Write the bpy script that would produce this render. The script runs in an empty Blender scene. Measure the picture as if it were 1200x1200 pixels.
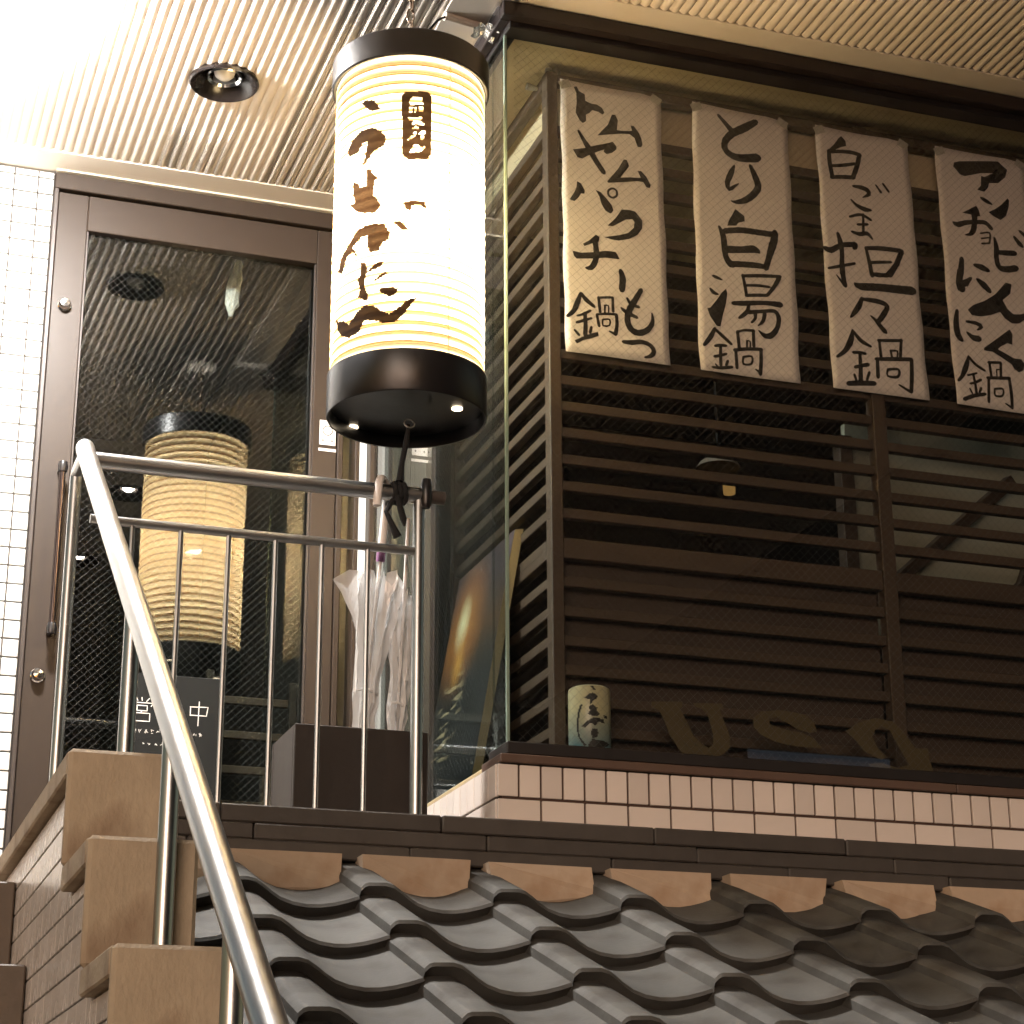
import bpy, bmesh, math, random, json
from mathutils import Vector, Matrix
random.seed(7)
SC = bpy.context.scene
COL = SC.collection
R = math.radians
# ------------------------------------------------------------------ camera
cam = bpy.data.cameras.new('camera'); cam.lens = 36*2408.886/1200; cam.sensor_width = 36; cam.sensor_fit = 'HORIZONTAL'
cam.clip_start = 0.05; cam.clip_end = 500
co = bpy.data.objects.new('camera', cam); COL.objects.link(co)
YAW, PITCH, ROLL = R(-19.1376), R(19.0898), R(-0.2861)
def cam_axes():
    cz, sz = math.cos(YAW), math.sin(YAW); cx, sx = math.cos(PITCH), math.sin(PITCH); cy, sy = math.cos(ROLL), math.sin(ROLL)
    Rz = Matrix(((cz, sz, 0), (-sz, cz, 0), (0, 0, 1))); B = Matrix(((1, 0, 0), (0, 0, -1), (0, 1, 0)))
    Rp = Matrix(((1, 0, 0), (0, cx, sx), (0, -sx, cx))); Rr = Matrix(((cy, -sy, 0), (sy, cy, 0), (0, 0, 1)))
    return Rr @ Rp @ B @ Rz
A = cam_axes()
co.matrix_world = Matrix((A[0], -A[1], -A[2])).transposed().to_4x4()
SC.camera = co
# ------------------------------------------------------------------ dusk sky, faint low sun, exposure
w = bpy.data.worlds.new('World'); SC.world = w; w.use_nodes = True
nt = w.node_tree; bg = nt.nodes['Background']
sky = nt.nodes.new('ShaderNodeTexSky'); sky.sky_type = 'NISHITA'; sky.sun_disc = False
SUN_EL, SUN_AZ = R(2), R(207)
sky.sun_elevation = SUN_EL; sky.sun_rotation = SUN_AZ
nt.links.new(sky.outputs[0], bg.inputs[0]); bg.inputs[1].default_value = 0.10
sl = bpy.data.lights.new('sun', 'SUN'); sl.energy = 0.66; sl.angle = R(30); sl.color = (1, .955, .90)
so = bpy.data.objects.new('sun', sl); COL.objects.link(so)
sd = Vector((math.sin(SUN_AZ)*math.cos(SUN_EL), math.cos(SUN_AZ)*math.cos(SUN_EL), math.sin(SUN_EL)))
so.rotation_euler = sd.to_track_quat('Z', 'Y').to_euler()
SC.view_settings.view_transform = 'Standard'; SC.view_settings.look = 'None'
SC.view_settings.exposure = 1.25; SC.view_settings.gamma = 1.0; SC.view_settings.use_curve_mapping = False
SC.render.engine = 'CYCLES'
cy = SC.cycles
cy.use_denoising = True; cy.max_bounces = 6; cy.diffuse_bounces = 2; cy.glossy_bounces = 3; cy.transparent_max_bounces = 12; cy.transmission_bounces = 3
cy.use_light_tree = False; cy.use_adaptive_sampling = True; cy.adaptive_threshold = .018; cy.adaptive_min_samples = 20
cy.sample_clamp_indirect = 12.0; cy.use_guiding = True; cy.caustics_reflective = False; cy.caustics_refractive = False
# ------------------------------------------------------------------ materials
M = {}
def mat(name, col, rough=.5, var=.12, scale=8, bump=0, bscale=60, metal=0, spec=.5, rnd=0, stretch=(1,1,1), stain=None, stain_scale=3, coat=0):
    m = bpy.data.materials.new(name); m.use_nodes = True; t = m.node_tree; N = t.nodes; L = t.links
    p = N['Principled BSDF']; p.inputs['Roughness'].default_value = rough; p.inputs['Metallic'].default_value = metal
    p.inputs['Specular IOR Level'].default_value = spec; p.inputs['Coat Weight'].default_value = coat
    tc = N.new('ShaderNodeTexCoord'); mp = N.new('ShaderNodeMapping'); mp.inputs['Scale'].default_value = stretch
    L.new(tc.outputs['Object'], mp.inputs[0])
    nz = N.new('ShaderNodeTexNoise'); nz.inputs['Scale'].default_value = scale; nz.inputs['Detail'].default_value = 6; nz.inputs['Roughness'].default_value = .65
    L.new(mp.outputs[0], nz.inputs['Vector'])
    mx = N.new('ShaderNodeMix'); mx.data_type = 'RGBA'
    mx.inputs[6].default_value = (*[c*(1-var) for c in col], 1); mx.inputs[7].default_value = (*[min(1, c*(1+var)) for c in col], 1)
    L.new(nz.outputs[0], mx.inputs[0]); out = mx.outputs[2]
    if stain:
        n2 = N.new('ShaderNodeTexNoise'); n2.inputs['Scale'].default_value = stain_scale; n2.inputs['Detail'].default_value = 5
        L.new(mp.outputs[0], n2.inputs['Vector'])
        cr = N.new('ShaderNodeValToRGB'); cr.color_ramp.elements[0].position = .52; cr.color_ramp.elements[1].position = .64
        L.new(n2.outputs[0], cr.inputs[0])
        m2 = N.new('ShaderNodeMix'); m2.data_type = 'RGBA'; m2.inputs[7].default_value = (*stain, 1)
        L.new(cr.outputs[0], m2.inputs[0]); L.new(out, m2.inputs[6]); out = m2.outputs[2]
    if rnd:
        oi = N.new('ShaderNodeObjectInfo'); hs = N.new('ShaderNodeHueSaturation')
        mr = N.new('ShaderNodeMapRange'); mr.inputs[3].default_value = 1-rnd; mr.inputs[4].default_value = 1+rnd
        L.new(oi.outputs['Random'], mr.inputs[0]); L.new(mr.outputs[0], hs.inputs['Value']); L.new(out, hs.inputs['Color']); out = hs.outputs[0]
    L.new(out, p.inputs['Base Color'])
    rr = N.new('ShaderNodeMapRange'); rr.inputs[3].default_value = max(.02, rough-.08); rr.inputs[4].default_value = min(1, rough+.1)
    L.new(nz.outputs[0], rr.inputs[0]); L.new(rr.outputs[0], p.inputs['Roughness'])
    if bump:
        n3 = N.new('ShaderNodeTexNoise'); n3.inputs['Scale'].default_value = bscale; n3.inputs['Detail'].default_value = 4
        L.new(mp.outputs[0], n3.inputs['Vector']); b = N.new('ShaderNodeBump'); b.inputs['Strength'].default_value = bump; b.inputs['Distance'].default_value = .004
        L.new(n3.outputs[0], b.inputs['Height']); L.new(b.outputs[0], p.inputs['Normal'])
    M[name] = m; return m
def emit(name, col, s):
    m = bpy.data.materials.new(name); m.use_nodes = True; t = m.node_tree; t.nodes.clear()
    e = t.nodes.new('ShaderNodeEmission'); e.inputs[0].default_value = (*col, 1); e.inputs[1].default_value = s
    o = t.nodes.new('ShaderNodeOutputMaterial'); t.links.new(e.outputs[0], o.inputs[0]); M[name] = m
def glass(name, tint=(.93, .96, .94), rough=0.0, f0=.045):
    m = bpy.data.materials.new(name); m.use_nodes = True; t = m.node_tree; N = t.nodes; L = t.links; N.clear()
    g = N.new('ShaderNodeNewGeometry'); d = N.new('ShaderNodeVectorMath'); d.operation = 'DOT_PRODUCT'
    L.new(g.outputs['Incoming'], d.inputs[0]); L.new(g.outputs['Normal'], d.inputs[1])
    def mth(op, a, b=None):
        n = N.new('ShaderNodeMath'); n.operation = op
        for i, v in enumerate((a, b)):
            if v is None: continue
            if isinstance(v, (int, float)): n.inputs[i].default_value = v
            else: L.new(v, n.inputs[i])
        return n.outputs[0]
    c = mth('ABSOLUTE', d.outputs['Value']); f = mth('POWER', mth('SUBTRACT', 1.0, c), 5.0)
    F = mth('ADD', f0, mth('MULTIPLY', f, 1-f0))
    tr = N.new('ShaderNodeBsdfTransparent'); tr.inputs[0].default_value = (*tint, 1)
    gl = N.new('ShaderNodeBsdfGlossy'); gl.inputs['Roughness'].default_value = rough
    mx = N.new('ShaderNodeMixShader'); o = N.new('ShaderNodeOutputMaterial')
    L.new(F, mx.inputs[0]); L.new(tr.outputs[0], mx.inputs[1]); L.new(gl.outputs[0], mx.inputs[2]); L.new(mx.outputs[0], o.inputs[0]); M[name] = m
def translucent(name, tcol, dcol, k=.8, alpha=0.0):
    m = bpy.data.materials.new(name); m.use_nodes = True; t = m.node_tree; N = t.nodes; L = t.links; N.clear()
    tr = N.new('ShaderNodeBsdfTranslucent'); df = N.new('ShaderNodeBsdfDiffuse')
    tc = N.new('ShaderNodeTexCoord'); nz = N.new('ShaderNodeTexNoise'); nz.inputs['Scale'].default_value = 45; nz.inputs['Detail'].default_value = 5
    L.new(tc.outputs['Object'], nz.inputs['Vector'])
    mx = N.new('ShaderNodeMix'); mx.data_type = 'RGBA'; mx.inputs[6].default_value = (*[c*.88 for c in tcol], 1); mx.inputs[7].default_value = (*tcol, 1)
    L.new(nz.outputs[0], mx.inputs[0]); L.new(mx.outputs[2], tr.inputs[0]); df.inputs[0].default_value = (*dcol, 1)
    ms = N.new('ShaderNodeMixShader'); ms.inputs[0].default_value = k; o = N.new('ShaderNodeOutputMaterial')
    L.new(df.outputs[0], ms.inputs[1]); L.new(tr.outputs[0], ms.inputs[2]); L.new(ms.outputs[0], o.inputs[0]); M[name] = m
mat('white_tile', (.78, .78, .75), .14, .05, 6, .03, 25, rnd=.05)
mat('plinth_tile', (.67, .59, .53), .22, .07, 10, .05, 40, rnd=.08)
mat('side_tile', (.66, .60, .55), .25, .1, 14, .06, 40, rnd=.08)
mat('white_grout', (.07, .06, .052), .9, .2, 30)
mat('brown_grout', (.07, .04, .03), .9, .2, 30)
mat('concrete', (.42, .335, .235), .85, .26, 26, .45, 170, stain=(.25, .175, .115), stain_scale=8, stretch=(1, 1, .55))
mat('stair_stone', (.10, .075, .055), .6, .35, 26, .15, 90)
mat('landing_stone', (.13, .10, .08), .6, .2, 20, .1, 80)
mat('asphalt', (.05, .05, .052), .9, .3, 30, .4, 60)
mat('steel', (.42, .42, .415), .32, .05, 20, .02, 200, metal=1)
mat('brown_metal', (.036, .025, .018), .45, .10, 6, .03, 300, stretch=(40, 40, 1), spec=.3)
mat('dark_metal', (.05, .04, .035), .4, .1, 10)
mat('black_lacquer', (.012, .011, .012), .32, .2, 14, .05, 50)
mat('black_frame', (.014, .011, .010), .45, .2, 14)
mat('fascia', (.022, .015, .013), .4, .1, 14)
mat('copper_strip', (.10, .062, .045), .45, .25, 14, .05, 60)
mat('slat_wood', (.062, .040, .026), .55, .22, 12, .12, 80, stretch=(1, 1, 12), rnd=.08)
mat('dark_board', (.05, .033, .024), .6, .2, 10, .1, 60)
mat('cream_wall', (.56, .46, .30), .8, .07, 5, .06, 60)
mat('beige_wall', (.17, .145, .12), .8, .08, 6, .06, 60)
mat('pale_trim', (.62, .56, .46), .6, .06, 8)
mat('ceiling_paint', (.74, .66, .565), .62, .05, 5, .04, 50)
mat('ceiling_rib', (.74, .655, .56), .6, .06, 7, .05, 70)
mat('roof_tile', (.084, .081, .074), .74, .30, 14, .2, 90, rnd=.16, spec=.30, stain=(.052, .046, .040), stain_scale=5)
mat('ridge_tile', (.062, .053, .046), .45, .28, 16, .14, 60, rnd=.12)
mat('plaster', (.44, .33, .235), .85, .18, 14, .3, 60, stain=(.38, .26, .17), stain_scale=9)
mat('menu_paper', (.84, .775, .735), .8, .05, 9, .12, 120)
mat('tape', (.52, .50, .44), .25, .1, 40)
mat('ink', (.018, .015, .013), .6, .3, 60)
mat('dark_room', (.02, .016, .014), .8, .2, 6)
mat('pale_panel', (.33, .34, .28), .7, .12, 5)
mat('white_plastic', (.80, .76, .73), .35, .04, 12)
mat('purple_band', (.25, .10, .22), .5)
mat('rope', (.008, .008, .009), .85, .3, 60, .3, 120)
mat('chain_metal', (.16, .11, .07), .4, .2, 20, metal=.6)
mat('bronze', (.075, .055, .05), .22, .1, 20, metal=.9)
mat('glass_edge', (.20, .27, .22), .2, .1, 30)
mat('zinc', (.42, .40, .36), .38, .2, 20, metal=.8)
mat('sticker', (.82, .80, .78), .5, .03)
mat('board_black', (.006, .007, .007), .6, .2, 12, spec=.25)
mat('chalk', (.72, .70, .66), .8, .1, 60)
mat('red_paint', (.50, .03, .03), .6, .1)
mat('canvas_edge', (.36, .28, .15), .8, .1, 30, .1, 150)
mat('vinyl', (.085, .062, .030), .5, .15, 20)
mat('box_wood', (.022, .015, .011), .5, .25, 10, .1, 60)
mat('downlight_trim', (.010, .007, .006), .25, .15, 14)
mat('chrome', (.85, .85, .86), .12, .03, metal=1)
mat('foil', (.75, .75, .72), .2, .1, 30, .9, 60, metal=1)
mat('wire', (.11, .11, .105), .5, .1, metal=.3)
emit('cool_lamp', (1, .97, .94), 380)
emit('warm_lamp', (1, .85, .70), 80)
emit('hole_lamp', (1, .80, .55), 4)
mat('unseen_wall', (.06, .055, .05), .8, .2, 2)
emit('added_glow', (.72, .82, 1), .13)  # panel added to give a bluish reflection in the front glass
emit('amber', (1, .55, .16), .12)
emit('lit_strip', (1, .93, .80), .8)
glass('glass'); glass('bay_glass', (.91, .92, .91)); glass('door_glass', (.80, .84, .82), 0.0, .075); glass('clear_plastic_sheet', (.8, .83, .85), .12)
translucent('lantern_paper', (.95, .73, .40), (.34, .28, .18), .8)
translucent('lantern_hoop', (.30, .15, .05), (.06, .03, .015), .75)
translucent('lantern_ink', (.022, .014, .009), (.03, .024, .02), .6)
translucent('umbrella_film', (.80, .82, .82), (.75, .76, .76), .55)
def film(name):
    m = bpy.data.materials.new(name); m.use_nodes = True; t = m.node_tree; N = t.nodes; L = t.links
    p = N['Principled BSDF']; p.inputs['Base Color'].default_value = (.82, .83, .83, 1); p.inputs['Roughness'].default_value = .09; p.inputs['Specular IOR Level'].default_value = .9
    p.inputs['Alpha'].default_value = .58
    tc = N.new('ShaderNodeTexCoord'); nz = N.new('ShaderNodeTexNoise'); nz.inputs['Scale'].default_value = 26; nz.inputs['Detail'].default_value = 4
    mp = N.new('ShaderNodeMapping'); mp.inputs['Scale'].default_value = (1.6, 1.6, .35); L.new(tc.outputs['Object'], mp.inputs[0]); L.new(mp.outputs[0], nz.inputs['Vector'])
    b = N.new('ShaderNodeBump'); b.inputs['Strength'].default_value = .8; b.inputs['Distance'].default_value = .01
    L.new(nz.outputs[0], b.inputs['Height']); L.new(b.outputs[0], p.inputs['Normal']); M[name] = m
film('umbrella_film')
# ------------------------------------------------------------------ object helpers
def wloc(o):
    v = Vector((0, 0, 0))
    while o: v += o.location; o = o.parent
    return v
def adopt(o, parent):
    """world position of o is o.location; keep it when parented (no rotations on parents)"""
    if parent:
        o.location = o.location - wloc(parent); o.parent = parent
def tag(o, label=None, cat=None, group=None, kind=None):
    if label: o['label'] = label
    if cat: o['category'] = cat
    if group: o['group'] = group
    if kind: o['kind'] = kind
    return o
def thing(name, label, cat, loc=(0, 0, 0), group=None):
    o = bpy.data.objects.new(name, None); o.empty_display_size = .05; COL.objects.link(o); o.location = loc
    return tag(o, label, cat, group)
def meshobj(name, me, parent=None, loc=(0, 0, 0), rot=None):
    o = bpy.data.objects.new(name, me); COL.objects.link(o); o.location = loc
    if rot: o.rotation_euler = rot
    adopt(o, parent); return o
class MB:
    def __init__(s): s.v = []; s.f = []; s.sm = []; s.weld = False
    def add(s, vs, fs, smooth=False):
        n = len(s.v); s.v += [tuple(v) for v in vs]; s.f += [tuple(i+n for i in f) for f in fs]; s.sm += [smooth]*len(fs)
    def box(s, x0, x1, y0, y1, z0, z1):
        v = [(x, y, z) for x in (x0, x1) for y in (y0, y1) for z in (z0, z1)]
        s.add(v, [(0, 1, 3, 2), (4, 6, 7, 5), (0, 4, 5, 1), (2, 3, 7, 6), (0, 2, 6, 4), (1, 5, 7, 3)]); return s
    def tube(s, pts, r, n=12, closed=False, cap=True):
        pts = [Vector(p) for p in pts]; m = len(pts); rs = r if isinstance(r, (list, tuple)) else [r]*m
        vs = []; up = None
        for i, p in enumerate(pts):
            a = pts[(i-1) % m] if (closed or i) else p; b = pts[(i+1) % m] if (closed or i < m-1) else p
            d = (b-a).normalized()
            if up is None: up = d.orthogonal().normalized()
            up = (up-d*up.dot(d)).normalized(); q = d.cross(up)
            for k in range(n):
                t = 2*math.pi*k/n; vs.append(p+(up*math.cos(t)+q*math.sin(t))*rs[i])
        fs = []
        for i in range(m if closed else m-1):
            j = (i+1) % m
            for k in range(n): fs.append((i*n+k, i*n+(k+1) % n, j*n+(k+1) % n, j*n+k))
        s.add(vs, fs, True)
        if cap and not closed:
            b = len(s.v)-len(vs)
            s.f.append(tuple(b+k for k in range(n))[::-1]); s.f.append(tuple(b+(m-1)*n+k for k in range(n))); s.sm += [False, False]
        return s
    def lathe(s, prof, c, n=48, smooth=True, axis='z'):
        vs = []
        for r, z in prof:
            for k in range(n):
                t = 2*math.pi*k/n
                if axis == 'z': vs.append((c[0]+r*math.cos(t), c[1]+r*math.sin(t), c[2]+z))
                else: vs.append((c[0]+r*math.cos(t), c[1]-z, c[2]+r*math.sin(t)))
        fs = [(i*n+k, i*n+(k+1) % n, (i+1)*n+(k+1) % n, (i+1)*n+k) for i in range(len(prof)-1) for k in range(n)]
        s.add(vs, fs, smooth); return s
    def prism(s, poly, fn0, fn1):
        n = len(poly); vs = [fn0(p) for p in poly]+[fn1(p) for p in poly]
        s.add(vs, [tuple(range(n))[::-1], tuple(range(n, 2*n))]+[(k, (k+1) % n, n+(k+1) % n, n+k) for k in range(n)]); return s
    def mesh(s, name, m, origin=(0, 0, 0)):
        me = bpy.data.meshes.new(name); ox, oy, oz = origin
        me.from_pydata([(x-ox, y-oy, z-oz) for x, y, z in s.v], [], s.f); me.polygons.foreach_set('use_smooth', s.sm)
        me.materials.append(M[m]); bm = bmesh.new(); bm.from_mesh(me); bmesh.ops.remove_doubles(bm, verts=bm.verts, dist=1e-6) if s.weld else None; bmesh.ops.recalc_face_normals(bm, faces=bm.faces); bm.to_mesh(me); bm.free()
        if any(s.sm): me.set_sharp_from_angle(angle=R(34))
        me.update(); return me
    def build(s, name, m, parent=None, origin=None):
        if origin is None:
            xs = list(zip(*s.v)); origin = tuple((min(a)+max(a))/2 for a in xs)
        return meshobj(name, s.mesh(name, m, origin), parent, origin)
CACHE = {}
def piece(name, c, dims, m, parent, bev=.0012, rot=None):
    """a small chamfered block, mesh shared between blocks of one size"""
    key = (name, tuple(round(d*1000) for d in dims), m, bev)
    if key not in CACHE:
        bm = bmesh.new(); bmesh.ops.create_cube(bm, size=1)
        for v in bm.verts: v.co = Vector((v.co.x*dims[0], v.co.y*dims[1], v.co.z*dims[2]))
        if bev: bmesh.ops.bevel(bm, geom=list(bm.edges), offset=min(bev, min(dims)*.3), segments=1, affect='EDGES')
        me = bpy.data.meshes.new(name); bm.to_mesh(me); bm.free(); me.materials.append(M[m]); CACHE[key] = me
    return meshobj(name, CACHE[key], parent, c, rot)
def box(name, x0, x1, y0, y1, z0, z1, m, parent=None, bev=.002):
    return piece(name, ((x0+x1)/2, (y0+y1)/2, (z0+z1)/2), (x1-x0, y1-y0, z1-z0), m, parent, bev)
def jit(a): return random.uniform(-a, a)
def inside(p, poly):
    x, y = p; c = False; n = len(poly)
    for i in range(n):
        x0, y0 = poly[i]; x1, y1 = poly[i-1]
        if (y0 > y) != (y1 > y) and x < (x1-x0)*(y-y0)/(y1-y0)+x0: c = not c
    return c
def ribbon(mb, pts, fn, step=6, straight=False):
    """brush stroke: pts (x, z, width) in mm, smooth through the points, fn maps (x, z) to a 3D point"""
    P = []
    n = len(pts)
    for i in range(n-1):
        p0 = pts[max(i-1, 0)]; p1 = pts[i]; p2 = pts[i+1]; p3 = pts[min(i+2, n-1)]
        k = max(2, int(math.hypot(p2[0]-p1[0], p2[1]-p1[1])/step))
        for j in range(k):
            t = j/k; a = []
            for d in range(3):
                q = p1[d]+(p2[d]-p1[d])*t if straight else .5*(2*p1[d]+(p2[d]-p0[d])*t+(2*p0[d]-5*p1[d]+4*p2[d]-p3[d])*t*t+(3*p1[d]-p0[d]-3*p2[d]+p3[d])*t**3)
                a.append(q)
            P.append(a)
    P.append(list(pts[-1])); m = len(P); vs = []
    for i, (x, z, w_) in enumerate(P):
        a = P[max(i-1, 0)]; b = P[min(i+1, m-1)]; dx, dz = b[0]-a[0], b[1]-a[1]; l = math.hypot(dx, dz) or 1
        h = max(1.0, w_)*.5*(1+.05*math.sin(i*2.3)); nx, nz_ = -dz/l*h, dx/l*h
        vs += [(x+nx, z+nz_), (x-nx, z-nz_)]
    fs = [(2*i, 2*i+1, 2*i+3, 2*i+2) for i in range(m-1)]
    for e, sg in ((0, -1), (m-1, 1)):                      # rounded ends
        x, z, w_ = P[e]; a = P[max(e-1, 0)]; b = P[min(e+1, m-1)]; th = math.atan2((b[1]-a[1])*sg, (b[0]-a[0])*sg); h = max(1., w_)*.5
        i0 = len(vs); K = 6
        for k in range(K+1):
            t = th-math.pi/2+math.pi*k/K; vs.append((x+h*.8*math.cos(t), z+h*.8*math.sin(t)))
        fs.append(tuple(range(i0, i0+K+1)))
    mb.add([fn(p) for p in vs], fs)
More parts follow.
